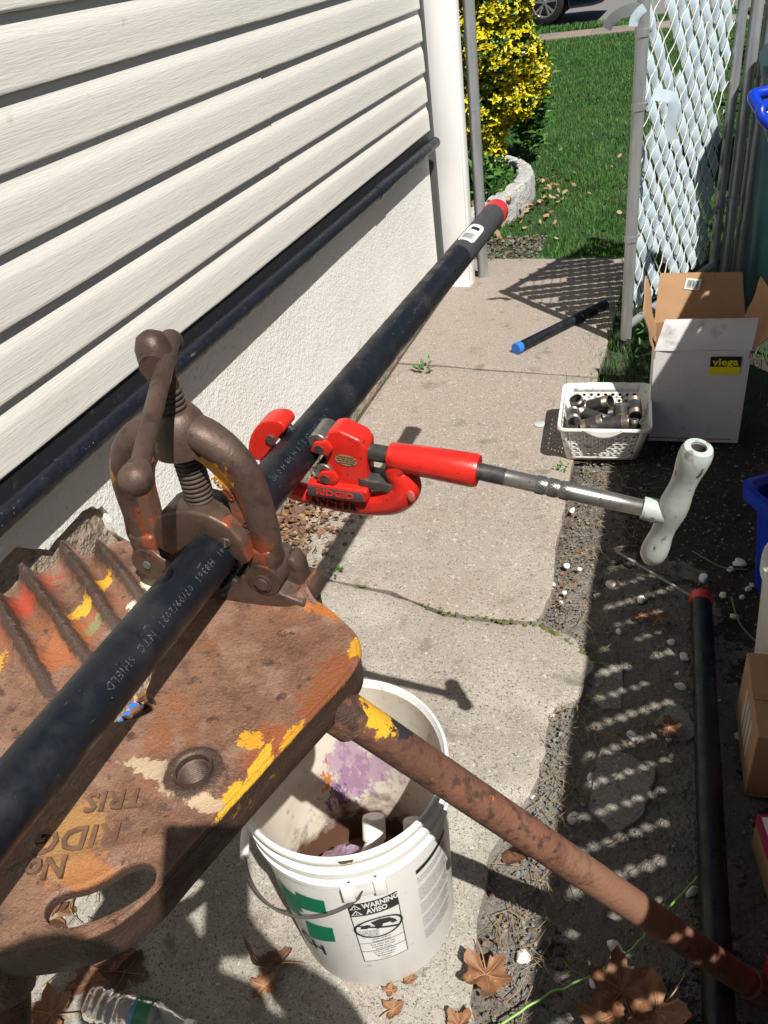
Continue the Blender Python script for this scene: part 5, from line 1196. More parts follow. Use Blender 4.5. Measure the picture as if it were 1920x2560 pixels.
cS = V(at(1731,712,1,2.95)); dS = (cS-bxp(WX,DX,zt_)).dot(fn_); cS = cS - fn_*dS + fn_*.011
fu2 = -fu
M4 = Matrix(((fu2.x,fv.x,fn_.x,cS.x),(fu2.y,fv.y,fn_.y,cS.y),(fu2.z,fv.z,fn_.z,cS.z),(0,0,0,1))) @ Matrix.Rotation(R(-6),4,'Z')
st = MB().box((-.026,-.019,-.0005),(.026,.019,.0005), T=M4, b=.0004).build('barcode_sticker', 'sticker', cb, smooth=False)
b = MB(); x = -.019; rnd = random.Random(5)
while x < .018: w_ = rnd.choice((.0006,.0011,.0018)); b.box((x,-.010,.0006),(x+w_,.010,.0009), T=M4); x += w_+rnd.choice((.0006,.0012))
b.box((-.020,.011,.0006),(.019,.0125,.0009), T=M4); b.box((-.020,-.0135,.0006),(.019,-.012,.0009), T=M4); b.build('barcode', 'ink_black', st, smooth=False)

# ------------------------------------------------------------------ things along the right edge
bn = thing('wheeled_bin', 'dark green plastic wheelie bin at the right edge beside the fence posts', 'bin', (1.75,4.0,0))
def rrect(x0,y0,x1,y1,r,n=5):
    out = []
    for cx0, cy0, a0_ in ((x1-r,y0+r,-90),(x1-r,y1-r,0),(x0+r,y1-r,90),(x0+r,y0+r,180)):
        for k in range(n+1): a = R(a0_+90*k/n); out.append((cx0+r*math.cos(a), cy0+r*math.sin(a)))
    return out
def loft(b, rings, cap=True):
    n = len(rings[0]); b.add([p for r in rings for p in r], [(k*n+i,k*n+(i+1)%n,(k+1)*n+(i+1)%n,(k+1)*n+i) for k in range(len(rings)-1) for i in range(n)] + ([tuple(range(n))[::-1], tuple((len(rings)-1)*n+i for i in range(n))] if cap else []))
b = MB(); loft(b, [[(x,y,z) for x,y in rrect(1.50-e,3.84-e,2.02+e,4.13+e*.4,.05)] for z, e in ((.0,-.04),(.02,-.02),(.05,.0),(.5,.018),(.98,.035))], True); b.build('body', 'bin_green', bn)
b = MB(); loft(b, [[(x,y,z) for x,y in rrect(1.44-e,3.76-e,2.08+e,4.17,.05)] for z, e in ((.98,.0),(1.02,.006),(1.05,-.02))], True); b.build('lid', 'bin_green', bn)
for x in (1.56,1.96):
    b = MB(); b.lathe([(.02,-.025),(.09,-.025),(.1,-.018),(.1,.018),(.09,.025),(.02,.025)], 20, T=frame((x,4.16,.1),(1,0,0))); b.build('wheel', 'tyre', bn)
cr = thing('blue_chair', 'bright blue tubular plastic frame leaning at the right edge above the bin', 'plastic frame', (1.5,3.3,.6))
q = [V(at(1925,228,1,3.35)), V(at(1885,238,1,3.32)), V(at(1893,262,1,3.28)), V(at(1912,285,1,3.25)), V(at(1935,300,1,3.25))]
b = MB(); b.tube(cat(q, 6), .020, 16); b.build('tube', 'blue_plastic', cr)
q = [V(at(1935,255,1,3.27)), V(at(1905,268,1,3.22)), V(at(1903,290,1,3.2)), V(at(1918,308,1,3.2)), V(at(1945,330,1,3.2))]
b = MB(); b.tube(cat(q, 6), .017, 16); b.build('tube', 'blue_plastic', cr)
b = MB(); b.tube([V(at(1916,300,1,3.22)), V(at(1950,420,1,3.3)), V((1.62,3.4,.0))], .014, 10); b.build('leg', 'dark_steel', cr)
b = MB(); b.ball(V(at(1868,355,1,4.6)), .03, 12); b.ball(V(at(1862,330,1,4.6)), .022, 10); tag(b.build('teal_toy', 'teal'), 'small teal plastic object behind the steel posts', 'toy')
tag(MB().box((1.50,4.9,.30),(1.62,4.93,.58), b=.006).build('white_board', 'white_trim'), 'white board standing behind the thick steel post', 'board')
# blue tote
tt_ = thing('blue_tote', 'bright blue plastic crate at the right edge behind the white pail', 'crate', (1.62,1.95,0))
b = MB(); c0 = V((1.455,1.865))
Rt = Matrix.Translation((1.478,1.886,0)) @ Matrix.Rotation(R(-56),4,'Z')
def tr(z, e): return [tuple(Rt @ V((x, y, z))) for x, y in rrect(0-e,0-e,.23+e,.42+e,.03)]
loft(b, [tr(.0,-.02), tr(.30,.01), tr(.302,.035), tr(.345,.040), tr(.347,.025), tr(.335,.012), tr(.02,-.012)], True)
b.build('body', 'blue_plastic', tt_)
b = MB(); b.lathe([(.10,.0),(.14,.30),(.155,.302),(.155,.32),(.145,.325),(.13,.31),(.09,.01)], 26, T=Matrix.Translation((1.66,2.30,.05))); tag(b.build('blue_pail', 'blue_plastic'), 'round blue tub behind the blue crate at the right edge', 'tub')
pl = thing('white_pail', 'tall off-white pail cut by the right edge of the picture', 'pail', (1.64,1.50,0))
b = MB(); b.lathe([(.001,0),(.115,0),(.13,.02),(.150,.36),(.158,.362),(.158,.39),(.150,.395),(.001,.395)], 40, T=Matrix.Translation((1.624,1.535,-.01))); b.build('body', 'pail_white', pl)
cx_ = thing('brown_carton', 'closed brown cardboard carton at the right edge in front of the white pail', 'box', (1.6,1.25,0))
Tc = Matrix.Translation((1.476,1.195,-.01)) @ Matrix.Rotation(R(4),4,'Z')
MB().box((0,0,0),(.34,.24,.20), T=Tc, b=.003).build('body', 'card', cx_, smooth=False)
MB().box((.0,.118,.2003),(.34,.122,.2012), T=Tc).build('top_seam', 'slot_dark', cx_, smooth=False)
MB().box((.0,.10,.2014),(.34,.14,.2018), T=Tc).build('tape', 'card', cx_, smooth=False)
b = MB()
for i in range(6):
    for j in range(5):
        if (i*j) % 3 != 2: b.box((.10+i*.018,-.0006,.06+j*.018),(.114+i*.018,-.0001,.074+j*.018), T=Tc)
b.build('printed_grid', 'leaf_brown', cx_, smooth=False)
b = MB()
for i in range(4): b.box((-.0006,.06+i*.03,.05),(-.0001,.078+i*.03,.16), T=Tc)
b.build('side_print', 'ink_grey', cx_, smooth=False)
mg = thing('small_carton', 'small brown and magenta carton at the right edge near the red can', 'box', (1.6,.97,0))
Tm = Matrix.Translation((1.518,.955,-.01)) @ Matrix.Rotation(R(14),4,'Z')
MB().box((0,0,0),(.22,.13,.10), T=Tm, b=.002).build('body', 'card', mg, smooth=False)
MB().box((-.0008,-.0008,.075),(.2208,.1308,.1008), T=Tm).build('lid_band', 'magenta', mg, smooth=False)
MB().box((.006,.006,.1012),(.214,.124,.1018), T=Tm).build('top_label', 'label_white', mg, smooth=False)
put_text('5213', .02, Tm @ Matrix.Translation((.05,-.0012,.04)) @ Matrix.Rotation(R(90),4,'X'), 'ink_black', mg, 'printed_code')
gc = thing('red_can', 'round bright red can cut by the right edge near the bottom', 'can', (1.6,.78,0))
b = MB(); b.lathe([(.001,0),(.100,0),(.105,.006),(.105,.22),(.09,.245),(.03,.262),(.001,.262)], 40, T=Matrix.Translation((1.605,.80,-.01))); b.build('body', 'can_red', gc)
b = MB(); b.tube([(1.53,.86,.255),(1.53,.83,.30),(1.60,.80,.315),(1.66,.77,.30),(1.66,.76,.255)], .006, 10); b.build('handle', 'galv', gc)

# ------------------------------------------------------------------ ground clutter
def leaf_mesh(b, c, size, rot, m_lobes=5, curl=.2, tilt=(0,0), seed=0, stem=True):
    rnd = random.Random(seed); n = 60; pts = []
    for i in range(n):
        t = i/n*2*math.pi; lob = 0
        for k in range(m_lobes):
            a = -math.pi*.72 + k*(math.pi*1.44)/(m_lobes-1); d = abs((t-math.pi/2-a+math.pi)%(2*math.pi)-math.pi)
            lob = max(lob, (1 - (abs(k-(m_lobes-1)/2)*.13))*max(0,1-(d/.42)**1.3))
        rr = .64+.36*lob**.8*(1+.18*math.sin(t*1.3+seed*2)) + .050*math.sin(t*17+seed)*rnd.uniform(.2,1) + .035*math.sin(t*31+seed*3)*rnd.uniform(.2,1)
        if abs((t-1.5*math.pi+math.pi)%(2*math.pi)-math.pi) < .3: rr *= .45
        pts.append((rr*math.cos(t)*size*.5, rr*math.sin(t)*size*.5))
    T = Matrix.Translation(c) @ Matrix.Rotation(rot,4,'Z') @ Matrix.Rotation(tilt[0],4,'X') @ Matrix.Rotation(tilt[1],4,'Y')
    def h(x, y):
        q = math.hypot(x,y)/size*2; f = curl*size*(.30*q*q + .16*nz(x/size*3,y/size*3,seed) + .05*math.cos(math.atan2(y,x)*m_lobes*1.4)*q)
        return f
    vs = [(0,0,h(0,0))]; fs = []
    for r_ in (.25,.5,.75,1): vs += [(x*r_, y*r_, h(x*r_,y*r_)) for x, y in pts]
    for i in range(n): fs.append((0,1+i,1+(i+1)%n))
    for k in range(3):
        for i in range(n): fs.append((1+k*n+i,1+(k+1)*n+i,1+(k+1)*n+(i+1)%n,1+k*n+(i+1)%n))
    b.mi = 0; b.add(vs, fs, T); b.mi = 1
    for k in range(m_lobes):
        a = math.pi/2 - math.pi*.72 + k*(math.pi*1.44)/(m_lobes-1); b.tube([T @ V((math.cos(a)*q*size*.5, math.sin(a)*q*size*.5, h(math.cos(a)*q*size*.5, math.sin(a)*q*size*.5)+.0003)) for q in (0,.3,.6,.85)], [.0010,.0008,.0006,.0003], 4, caps=False)
    if stem: b.tube([T @ V((0,-size*.10,h(0,0))), T @ V((size*.03,-size*.35,.004)), T @ V((size*.10,-size*.62,.003))], .0013, 5)
def leaf_thing(c, size, rot, label, m='leaf_dry', seed=0, curl=.25, tilt=(0,0), group=None, lobes=5):
    b = MB(); leaf_mesh(b, (0,0,0), size, rot, lobes, curl, tilt, seed); o = b.build('dry_leaf', [m, 'leaf_vein'], fix=False, ang=75); o.location = c
    return tag(o, label, 'leaf', group)
G = lambda x, y, z=.0: at(x*1920/1659, y*1920/1659, 2, z)
leaf_thing(G(1050,2105,.035), .105, R(200), 'large tan dry leaf on the rubble strip right of the bucket', seed=3, curl=.75, tilt=(.12,-.15), lobes=5)
leaf_thing(G(1345,2140,.02), .13, R(20), 'big curled brown leaf at the bottom edge in dappled shade', seed=5, curl=.8, tilt=(.1,.12))
leaf_thing(G(1420,2185,.035), .13, R(140), 'second big brown leaf overlapping at the bottom edge', seed=6, curl=.7, tilt=(-.1,.1))
leaf_thing(G(1300,2205,.02), .10, R(80), 'leaf half cut by the bottom edge under the big pair', seed=12, curl=.3)
leaf_thing(G(850,2180,.018), .045, R(-50), 'small orange leaf on the slab below the bucket', seed=7, curl=.9, lobes=3)
leaf_thing(G(845,2140,.020), .030, R(60), 'brown scrap of leaf touching the bucket foot', seed=8, curl=.9, lobes=4)
leaf_thing(G(885,2115,.020), .034, R(160), 'tan leaf scrap right below the bucket', seed=9, curl=1.0, lobes=3)
leaf_thing(G(990,2215,.02), .06, R(10), 'leaf by the green string at the bottom', seed=10, curl=.9, lobes=4)
leaf_thing(G(1425,1335,.0), .065, R(-30), 'dark brown oak like leaf in shade left of the red capped pipe', 'leaf_brown', seed=11, curl=.15)
leaf_thing(G(1385,1330,.0), .045, R(70), 'small reddish leaf in shade near the gravel', 'leaf_brown', seed=13, curl=.15)
leaf_thing(G(1445,1572,.0), .075, R(-120), 'brown leaf on the striped ground left of the long black pipe', 'leaf_brown', seed=14, curl=.2)
leaf_thing(G(580,2080,.035), .11, R(100), 'long folded brown leaf in shade left of the bucket', 'leaf_brown', seed=15, curl=.9, tilt=(0,.9), lobes=3)
leaf_thing(G(570,2130,.02), .06, R(30), 'small brown leaf at the edge of the sunlit patch', 'leaf_dry', seed=16, curl=.6)
for i, (x, y) in enumerate([(200,2120),(270,2100),(110,2190),(250,2060)]):
    leaf_thing(G(x,y,.02+.006*i), .10, R(50*i), ['tan leaf under the tray end above the bottle','brown leaf behind the plastic bottle','tan leaf beside the near stand leg','upturned leaf beneath the tray rim'][i], 'leaf_brown' if i % 2 else 'leaf_dry', seed=30+i, curl=.5, tilt=(random.uniform(-.4,.4),random.uniform(-.4,.4)))
# leaf litter against the wall and bits (too many to count)
def litter(name, n, fn, size, mats_, seed):
    random.seed(seed); b = MB()
    for i in range(n):
        x, y, z = fn(); b.mi = random.randrange(len(mats_)); s_ = random.uniform(*size); a = random.uniform(0,6.28); t1, t2 = random.gauss(0,.45), random.gauss(0,.45)
        T = Matrix.Translation((x,y,z)) @ Matrix.Rotation(a,4,'Z') @ Matrix.Rotation(t1,4,'X') @ Matrix.Rotation(t2,4,'Y')
        k = 6; cu = random.uniform(-.4,.6)
        pr = [(math.cos(2*math.pi*j/k)*s_*random.uniform(.35,.6), math.sin(2*math.pi*j/k)*s_*random.uniform(.2,.45)) for j in range(k)]
        b.add([(0,0,0)]+[(px_,py_,cu*(px_*px_+py_*py_)/s_) for px_,py_ in pr], [(0,1+j,1+(j+1)%k) for j in range(k)], T)
    o = b.build(name, mats_, smooth=False, fix=False); o['kind'] = 'stuff'; return o
litter('leaf_litter', 1300, lambda: (abs(random.gauss(0,.10)) + .0, random.gauss(1.93,.20), .014+random.random()**2*.03), (.012,.032), ['leaf_brown','leaf_brown','leaf_dry','leaf_pale','leaf_brown','twig'], 1)
litter('leaf_litter', 300, lambda: (min(.15,random.gauss(.05,.08)), random.gauss(.60,.12), .014+random.random()*.03), (.03,.065), ['leaf_dry','leaf_brown','leaf_pale'], 2)
litter('leaf_litter', 500, lambda: (random.gauss(-.0,.08)+.03, random.gauss(1.10,.20), .014+random.random()*.04), (.03,.06), ['leaf_brown','leaf_dry','leaf_pale'], 3)
def lawn_pt():
    t = random.random(); p = wallpt(min(.999,.15+.65*t), -abs(random.gauss(0,.11))-.02); return (p.x, p.y, random.uniform(.0,.03))
litter('lawn_leaves', 95, lawn_pt, (.03,.055), ['leaf_pale','leaf_dry','leaf_pale','leaf_pale'], 4)
litter('lawn_leaves', 60, lambda: (random.uniform(.0,1.0), 4.7+random.random()**1.3*2.4, random.uniform(.01,.035)), (.025,.05), ['leaf_pale','leaf_pale','leaf_dry'], 5)
litter('bed_leaves', 60, lambda: (random.uniform(-.25,.12), random.uniform(5.0,6.1), .13+random.random()*.02), (.04,.08), ['leaf_pale','leaf_dry','leaf_brown'], 6)
litter('strip_debris', 520, lambda: (random.gauss(1.01,.06), random.uniform(.5,2.4), -.004+random.random()*.012), (.004,.012), ['leaf_brown','leaf_brown','leaf_dry','stone_grey'], 7)
def straws(name, n, fn, L, seed, m='straw', r=.0007):
    random.seed(seed); b = MB()
    for i in range(n):
        x, y, z = fn(); a = random.uniform(0,6.28); l = random.uniform(*L); d = V((math.cos(a),math.sin(a),random.uniform(-.05,.12))); e = V((-d.y,d.x,0))*random.gauss(0,.15)
        b.tube([V((x,y,z)), V((x,y,z))+d*l*.5+e*l, V((x,y,z))+d*l], r*random.uniform(.7,1.5), 4, caps=False)
    o = b.build(name, m, fix=False); o['kind'] = 'stuff'
straws('straw_bits', 420, lambda: (random.gauss(1.06,.09), random.uniform(.45,2.5), random.uniform(-.005,.012)), (.02,.07), 8)
straws('straw_bits', 160, lambda: (random.uniform(0,.25), random.gauss(1.85,.2), random.uniform(.015,.04)), (.03,.09), 9)
straws('straw_bits', 120, lambda: (random.gauss(.10,.10), random.gauss(.60,.12), random.uniform(.02,.06)), (.03,.10), 10)
straws('straw_bits', 260, lambda: (random.uniform(1.1,1.6), random.uniform(.6,2.6), random.uniform(-.008,.004)), (.02,.06), 11, 'twig')
for k, (pts_, m, r, l) in enumerate([([(1580,1290),(1600,1350),(1659,1410)],'straw',.0022,'curved dry stalk right of the red capped pipe'), ([(1495,1190),(1560,1225),(1615,1230)],'straw',.0016,'thin straw beyond the T handle'), ([(1285,1580),(1330,1590),(1365,1615)],'straw',.0018,'bent straw on the shadow edge'),
                             ([(1345,1120),(1450,1150)],'twig',.0015,'straight twig behind the T handle'), ([(1545,2090),(1570,2160),(1590,2212)],'straw',.0016,'thin stalk by the stand foot'), ([(690,1160),(740,1150),(790,1175)],'twig',.0012,'thin twig near the leaf litter')]):
    b = MB(); q = [G(x,y,.006) for x,y in pts_]; q = cat(q, 5) if len(q) > 2 else q; b.tube(q, r, 6); tag(b.build('dry_stalk', m), l, 'twig')
# stones
def stone_mesh(r, seed, flat=.62):
    b = MB(); rnd = random.Random(seed); o_ = rnd.uniform(0,50); st_ = rnd.uniform(.6,1)
    pln = [(V((rnd.gauss(0,1),rnd.gauss(0,1),rnd.gauss(0,1))).normalized(), rnd.uniform(.52,.82)) for _ in range(9)]
    def fn(u, v):
        th, ph = u*2*math.pi, v*math.pi; d = V((math.sin(ph)*math.cos(th), math.sin(ph)*math.sin(th), math.cos(ph))); k = 1+.2*nz(d.x*1.6+o_,d.y*1.6,d.z*1.6)
        for p, q in pln:
            dd_ = d.dot(p)
            if dd_ > .05: k = min(k, q/dd_)
        return (d.x*r*k, d.y*r*k*st_, d.z*r*k*flat)
    b.grid(fn, 12, 8); return b
def stone(x, y, r, seed, m, label, group, z=0):
    o = stone_mesh(r, seed).build('stone', m, fix=False, ang=28); o.location = (x, y, z+r*.35); o.rotation_euler = (0,0,seed*1.3); return tag(o, label, 'stone', group)
WH = [(1192,1104,.010),(1225,1222,.011),(1320,1256,.016),(1387,1288,.015),(1337,1356,.013),(1290,1278,.011),(1479,1412,.015),(1470,1474,.017),(1368,1583,.015),(1444,1585,.012),(1190,1545,.008),(1520,1242,.017),(1602,1208,.019),(1578,1222,.012),(1590,1210,.010),(1617,1265,.012),(1625,1255,.010),(1563,1278,.012),(1604,1282,.010),(1590,1325,.014),(1535,1402,.010),(1598,1580,.013),(1553,1505,.007),(1252,1228,.008),(1195,1262,.009),(1219,1280,.009),(1212,1302,.010),(1240,1760,.018),(1275,1672,.013),(1190,1270,.007),(1132,2060,.018),(1325,2038,.019),(1495,1920,.015),(1285,2115,.012),(1540,1700,.008),(1236,1102,.012),(1325,1205,.006),(1150,1720,.007),(1550,1545,.007),(1450,1380,.013)]
WL_ = {1: 'white stone just right of the slab end below the gravel', 2: 'white stone on the edge of the dark shade left of the T handle', 3: 'white stone in the shade under the T handle foot', 4: 'angular white stone above the brown leaf', 6: 'white stone lit by the fence stripes left of the black pipe', 7: 'brightest round white stone left of the black pipe', 8: 'white stone in shade beside the bent straw', 9: 'white stone touching the brown leaf in the striped shade', 11: 'wedge shaped white stone right of the T handle', 12: 'largest long white stone near the straw at the right', 27: 'chunky white stone on the gravel strip right of the bucket', 30: 'upright white stone left of the green string', 31: 'pale grey stone beside the green string in full shade', 32: 'grey white stone against the long black pipe beside the string end'}
for i, (x, y, r) in enumerate(WH):
    p = G(x, y, .0); stone(p.x, p.y, r*1.08, i, 'stone_white', WL_.get(i, 'very small white chip of stone scattered on the dirt right of the path'), 'white stones scattered on the dark ground', -.018 if p.x > 1.06 else -.004)
def gravel(name, n, fn, rr, m, seed):
    random.seed(seed); b = MB(); bases = [stone_mesh(1, 200+k, .6) for k in range(6)]
    small = []
    for q in range(6):
        c = MB(); rnd = random.Random(q)
        c.ball((0,0,0), 1, 6); c.v = [(x*(1+.3*nz(x+q,y,z)), y*(1+.3*nz(x,y+q,z)), z*.6) for x,y,z in c.v]; small.append(c)
    ico = [(0,0,.6),(.9,0,0),(.2,.8,.1),(-.8,.4,0),(-.6,-.7,.1),(.5,-.8,0),(0,0,-.5)]
    fs = [(0,1,2),(0,2,3),(0,3,4),(0,4,5),(0,5,1),(6,2,1),(6,3,2),(6,4,3),(6,5,4),(6,1,5)]
    for i in range(n):
        x, y, z = fn(); r = random.uniform(*rr)*(1 if random.random() < .8 else 1.5); b.mi = random.randrange(len(m))
        T = Matrix.Translation((x,y,z)) @ Matrix.Rotation(random.uniform(0,6.28),4,'Z') @ Matrix.Rotation(random.uniform(-.5,.5),4,'X') @ Matrix.Scale(r,4)
        b.add([(px_*random.uniform(.7,1.2), py_*random.uniform(.7,1.2), pz_) for px_,py_,pz_ in ico], fs, T)
    o = b.build(name, m, smooth=False, fix=False); o['kind'] = 'stuff'
def strip_pt(): 
    y = random.uniform(.4,2.5); return (1.0+abs(random.gauss(0,.055))+(.03 if y < 1.6 else -.04), y, -.016+random.random()*.008)
gravel('gravel', 1500, strip_pt, (.0015,.005), ['stone_grey','stone_grey','concrete_old','twig'], 12)
gravel('gravel', 3800, lambda: (random.uniform(1.05,1.75), random.uniform(.4,2.7), -.020+random.random()*.004), (.0015,.0055), ['stone_grey','soil','stone_grey','soil','concrete_old'], 13)
gravel('path_grit', 1300, lambda: (random.uniform(.1,.95), random.uniform(.5,3.1), .0165), (.0008,.0022), ['stone_grey','straw','concrete_old','leaf_dry'], 14)
gravel('bed_gravel', 700, lambda: (random.uniform(-.1,.4), random.uniform(4.55,5.0), -.008), (.005,.014), ['earth','twig','stone_grey'], 15)
# broken concrete pieces level with the dirt
random.seed(31)
for x, y, s_, l in [(1.15,1.46,.11,'angular flat concrete piece at the right end of the mossy crack'),(1.22,1.16,.13,'largest broken concrete piece in the striped shade'),(1.33,1.36,.07,'small concrete chip left of the long black pipe'),(1.60,.93,.12,'pale flaking concrete patch between the long black pipe and the red can')]:
    n = 8; b = MB(); pl_ = [(x+s_*random.uniform(.55,1)*math.cos(2*math.pi*k/n)*.8, y+s_*random.uniform(.55,1)*math.sin(2*math.pi*k/n)) for k in range(n)]
    pl_ = jag(pl_+[pl_[0]], 5, .010, x*7)[:-1]; b.prism(pl_, -.05, -.0130, b=.0015, seg=1); tag(b.build('concrete_piece', 'concrete_old', ang=30), l, 'concrete')
# bottle cap disc, grey rod, green string
dc = at(1350,1061,2,.018); b = MB(); b.lathe([(.001,.0),(.020,.0),(.022,.002),(.022,.004),(.020,.0055),(.001,.0055)], 28, T=Matrix.Translation((dc.x,dc.y,.016))); tag(b.build('plastic_disc', 'disc_pale'), 'round translucent plastic disc on the path left of the basket', 'disc')
b = MB(); b.tube([G(1330,1190,.01), G(1500,1292,.012)], .0042, 10); tag(b.build('thin_rod', 'rod_grey'), 'straight grey rod on the dirt behind the red capped pipe', 'rod')
sp = cat([G(1506,1895,.012), G(1470,1935,.012), G(1400,2010,.014), G(1375,2040,.02), G(1310,2090,.012), G(1240,2125,.012), G(1180,2150,.012), G(1110,2195,.012), G(1040,2240,.012)], 5)
b = MB(); b.tube([p+V((.0015*math.sin(i*1.7),.0015*math.cos(i*1.3),0)) for i, p in enumerate(sp)], .0022, 6); tag(b.build('green_string', 'string_green'), 'bright green string trailing across the dirt at the lower right', 'string')
tag(MB().box((-.07,1.00,.014),(-.0,1.07,.05), T=Matrix.Identity(4), b=.004).build('blue_scrap', 'blue_cap'), 'bright blue plastic scrap in the leaf litter seen through the tray hole', 'scrap')
# crumpled water bottle
wb = thing('water_bottle', 'crumpled clear plastic bottle with green label in the shade at the bottom left', 'bottle', G(290,2200,.03))
A, B = G(185,2165,.042), G(470,2235,.045); B = A + (B-A)*1.0; d = (B-A).normalized(); L = .215; F = frame(A, d)
b = MB()
def wbf(u, v):
    z = u*L; r = .031; 
    if u < .06: r *= (u/.06)**.5*.95+.05
    if u > .72: r *= 1-.62*((u-.72)/.28)**.8
    r *= 1-.05*math.cos(u*75)*(1 if u < .38 else 0); th = v*2*math.pi
    r *= 1+.16*nz(math.cos(th)*1.5,math.sin(th)*1.5,u*6)+.06*nz(math.cos(th)*4,math.sin(th)*4,u*18)
    return F @ V((r*math.cos(th), r*math.sin(th)*.8, z))
b.grid(wbf, 60, 28); b.build('body', 'clear_plastic', wb, fix=False)
b = MB(); b.grid(lambda u, v: F @ (V((.0315*math.cos(v*2*math.pi), .0262*math.sin(v*2*math.pi), 0))*(1+.03*nz(v*6,u*3)) + V((0,0,L*(.50+.17*u)))), 8, 28); lb2 = b.build('label', 'bottle_label', wb, fix=False)
b = MB(); b.grid(lambda u, v: F @ (V((.0319*math.cos(-2.2+v*1.6), .0267*math.sin(-2.2+v*1.6), 0)) + V((0,0,L*(.505+.04*u)))), 3, 12); b.build('label_band', 'bottle_blue', lb2, fix=False)
b = MB(); b.tube([F @ V((0,0,L-.002)), F @ V((0,0,L+.014))], .0135, 20); b.build('cap', 'white_trim', wb)

# ------------------------------------------------------------------ parked car on the street
car = thing('parked_car', 'dark blue sedan parked at the kerb beyond the lawn', 'car', (-2.9,17.4,0))
y0, y1 = 16.55, 18.3
side = [(-.55,.50),(-.56,.32),(-.62,.24),(-.80,.21),(-1.22,.20),(-1.25,.45),(-1.40,.62),(-1.63,.69),(-1.86,.62),(-2.01,.45),(-2.04,.20),(-3.95,.20),(-3.98,.45),(-4.13,.62),(-4.36,.69),(-4.59,.62),(-4.74,.45),(-4.77,.20),(-5.20,.22),(-5.32,.34),(-5.33,.58),(-5.20,.74),(-4.35,.90),(-3.70,1.36),(-3.2,1.45),(-2.3,1.44),(-1.55,1.14),(-1.15,1.02),(-.66,1.00),(-.56,.86),(-.58,.70)]
b = MB(); b.prism(side, y0, y1, axis=1, b=.045, seg=3); b.build('body', 'car_paint', car, ang=30)
for yy_, s_ in ((y0-.004,1),(y1+.004,-1)):
    b = MB(); b.prism([(-4.10,.95),(-3.62,1.30),(-2.95,1.37),(-2.95,.95)], yy_-.004, yy_+.004, axis=1); b.build('window', 'car_glass', car)
    b = MB(); b.prism([(-2.88,.95),(-2.88,1.37),(-2.3,1.36),(-1.72,1.12),(-1.70,.98)], yy_-.004, yy_+.004, axis=1); b.build('window', 'car_glass', car)
b = MB(); b.prism([(-.60,.62),(-.545,.66),(-.545,.80),(-.62,.86),(-.85,.86),(-.85,.72)], y0-.006, y0+.35, axis=1, b=.012); b.build('tail_light', 'tail_red', car)
for i, z in enumerate((.33,.40)):
    b = MB(); b.box((-1.20,y0-.012,z),(-.62,y0+.002,z+.006)); b.build('bumper_line', 'car_glass', car)
def wheel(x, y, s_):
    F = frame((x, y, .335), (0,-s_,0), (1,0,0)); t = MB(); t.lathe([(.215,-.10),(.31,-.10),(.335,-.08),(.335,.08),(.31,.10),(.235,.105),(.215,.09)], 44, T=F); w_ = t.build('tyre', 'tyre', car)
    t = MB(); t.lathe([(.222,-.05),(.222,.095),(.212,.100),(.205,.085),(.200,.0)], 44, T=F)
    t.lathe([(.001,.085),(.035,.085),(.045,.07),(.05,.05),(.001,.05)], 20, T=F)
    for k in range(5):
        for dd_ in (-.13,.13):
            a = 2*math.pi*k/5+dd_+.3; p = V((math.cos(a),math.sin(a),0)); e = V((-math.sin(a),math.cos(a),0)); q0, q1 = p*.035, p*.21+e*(.012*(1 if dd_>0 else -1))
            t.add([F @ (q0-e*.010+V((0,0,.075))), F @ (q0+e*.010+V((0,0,.075))), F @ (q1+e*.019+V((0,0,.092))), F @ (q1-e*.019+V((0,0,.092))), F @ (q0-e*.010+V((0,0,.04))), F @ (q0+e*.010+V((0,0,.04))), F @ (q1+e*.019+V((0,0,.05))), F @ (q1-e*.019+V((0,0,.05)))], [(0,1,2,3),(0,3,7,4),(1,5,6,2),(4,7,6,5)])
    t.build('rim', 'alloy', w_, ang=30)
    t = MB(); t.lathe([(.001,-.02),(.19,-.02),(.19,-.03),(.001,-.03)], 30, T=F); t.build('brake_disc', 'dark_steel', w_)
for x in (-1.63,-4.36): wheel(x, y0+.10, 1); wheel(x, y1-.10, -1)
b = MB(); 
for x in (-1.63,-4.36): b.lathe([(.001,0),(.37,0),(.37,.25),(.001,.25)], 24, T=frame((x,y0+.28,.335),(0,1,0)))
b.build('wheel_arch_liner', 'tyre', car)

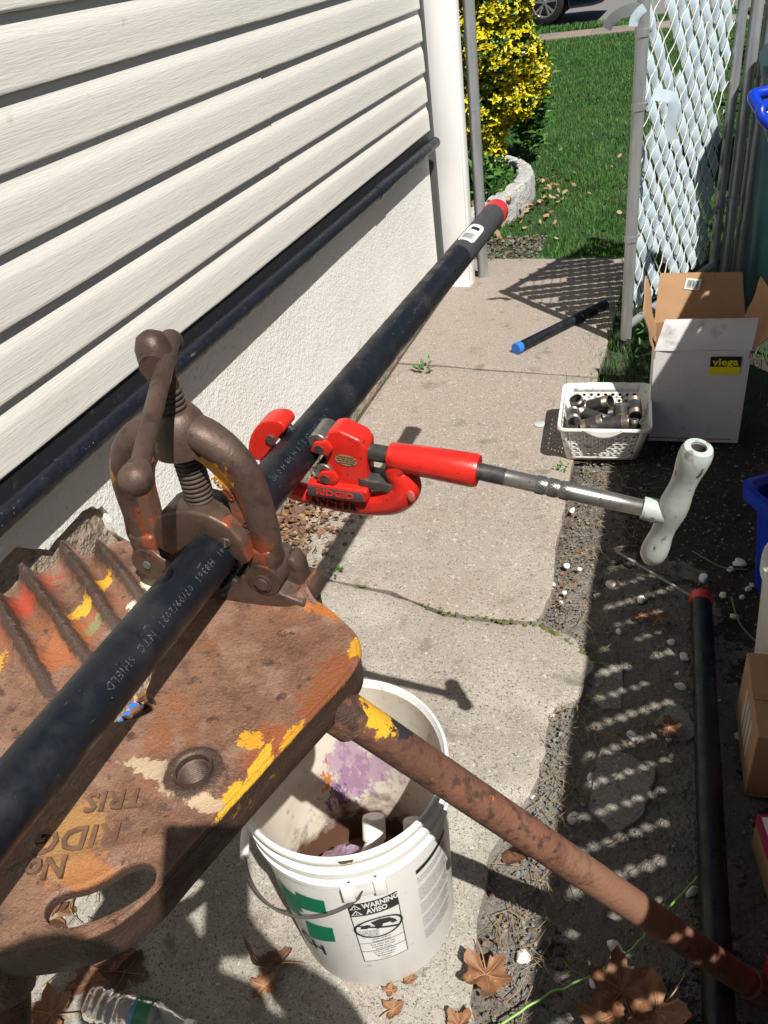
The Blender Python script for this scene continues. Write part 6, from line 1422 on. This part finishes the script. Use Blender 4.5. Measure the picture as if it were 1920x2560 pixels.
# ------------------------------------------------------------------ the photographer, standing just behind the camera
pe = thing('person', 'person in dark jacket and jeans standing behind the vise holding up a phone', 'person', (1.36,-.40,0)); PX, PY = -.09, .13
def skin_mesh(name, joints, edges_, m, sub=2, root=0):
    me = bpy.data.meshes.new(name); me.from_pydata([tuple(V(j[:3])-pe.location) for j in joints], edges_, []); o = bpy.data.objects.new(name, me); col.objects.link(o); o.parent = pe
    sv = me.skin_vertices if me.skin_vertices else None
    md = o.modifiers.new('skin', 'SKIN'); md.use_smooth_shade = True
    for i, j in enumerate(joints): me.skin_vertices[0].data[i].radius = (j[3], j[4] if len(j) > 4 else j[3])
    me.skin_vertices[0].data[root].use_root = True
    s_ = o.modifiers.new('sub', 'SUBSURF'); s_.levels = sub; s_.render_levels = sub; me.materials.append(MATS[m]); return o
J = [(1.19,-.26,.95,.15,.12),(1.18,-.20,1.12,.14,.12),(1.18,-.15,1.28,.16,.12),(1.18,-.18,1.41,.12,.08),(1.19,-.205,1.50,.05),(1.20,-.215,1.60,.075,.085),(1.20,-.21,1.69,.07,.08),
     (1.36,-.18,1.38,.07),(1.44,-.07,1.20,.064),(1.40,-.055,1.33,.056),(1.335,-.068,1.45,.040),
     (1.00,-.18,1.38,.07),(.94,-.04,1.20,.064),(1.08,-.05,1.31,.058),(1.195,-.072,1.44,.042),
     (1.28,-.28,.85,.095),(1.30,-.22,.50,.065),(1.31,-.30,.10,.042),(1.32,-.20,.05,.045),(1.08,-.28,.85,.095),(1.06,-.20,.50,.065),(1.04,-.30,.10,.042),(1.03,-.20,.05,.045)]
E_ = [(0,1),(1,2),(2,3),(3,4),(4,5),(5,6),(3,7),(7,8),(8,9),(9,10),(3,11),(11,12),(12,13),(13,14),(0,15),(15,16),(16,17),(17,18),(0,19),(19,20),(20,21),(21,22)]
skin_mesh('body', J, E_, 'cloth_dark')
b = None
pc_ = CAM - _w(V((0,0,1)))*.022
for s_, bx in ((1,1.345),(-1,1.185)):
    wv = V((bx,-.075,1.44)); ph_ = CAM + V((.034*s_+.0,-.035,-.06))
    js = [(*wv,.026,.018),(*(wv.lerp(ph_,.55)),.034,.014)]; es = [(0,1)]
    for k in range(4):
        base = wv.lerp(ph_,.6)+V((0,0,-.02+.018*k)); tip = CAM + V((s_*.012,-.040,-.10+.026*k)); i0 = len(js); js += [(*base.lerp(tip,.35),.0095),(*base.lerp(tip,.7),.0088),(*tip,.0075)]; es += [(1,i0),(i0,i0+1),(i0+1,i0+2)]
    i0 = len(js); th_ = CAM + V((s_*.040,-.045,-.005)); js += [(*wv.lerp(th_,.5),.012),(*th_,.009)]; es += [(0,i0),(i0,i0+1)]
    skin_mesh('hand', js, es, 'skin', 1)
b = MB(); b.ball(V((1.20,-.215,1.665)), .098, 18, (.95,1.05,1.05)); b.build('hair', 'hair', pe)
fw_ = _w(V((0,0,1))); Fh = frame(CAM - fw_*.026, fw_, _w(V((1,0,0))))
ph = MB(); ph.box((-.066,-.076,-.010),(.030,.125,0), T=Fh @ Matrix.Identity(4), b=.0045); tag(ph.build('phone', 'phone'), 'dark smartphone held up by the person taking the picture', 'phone')
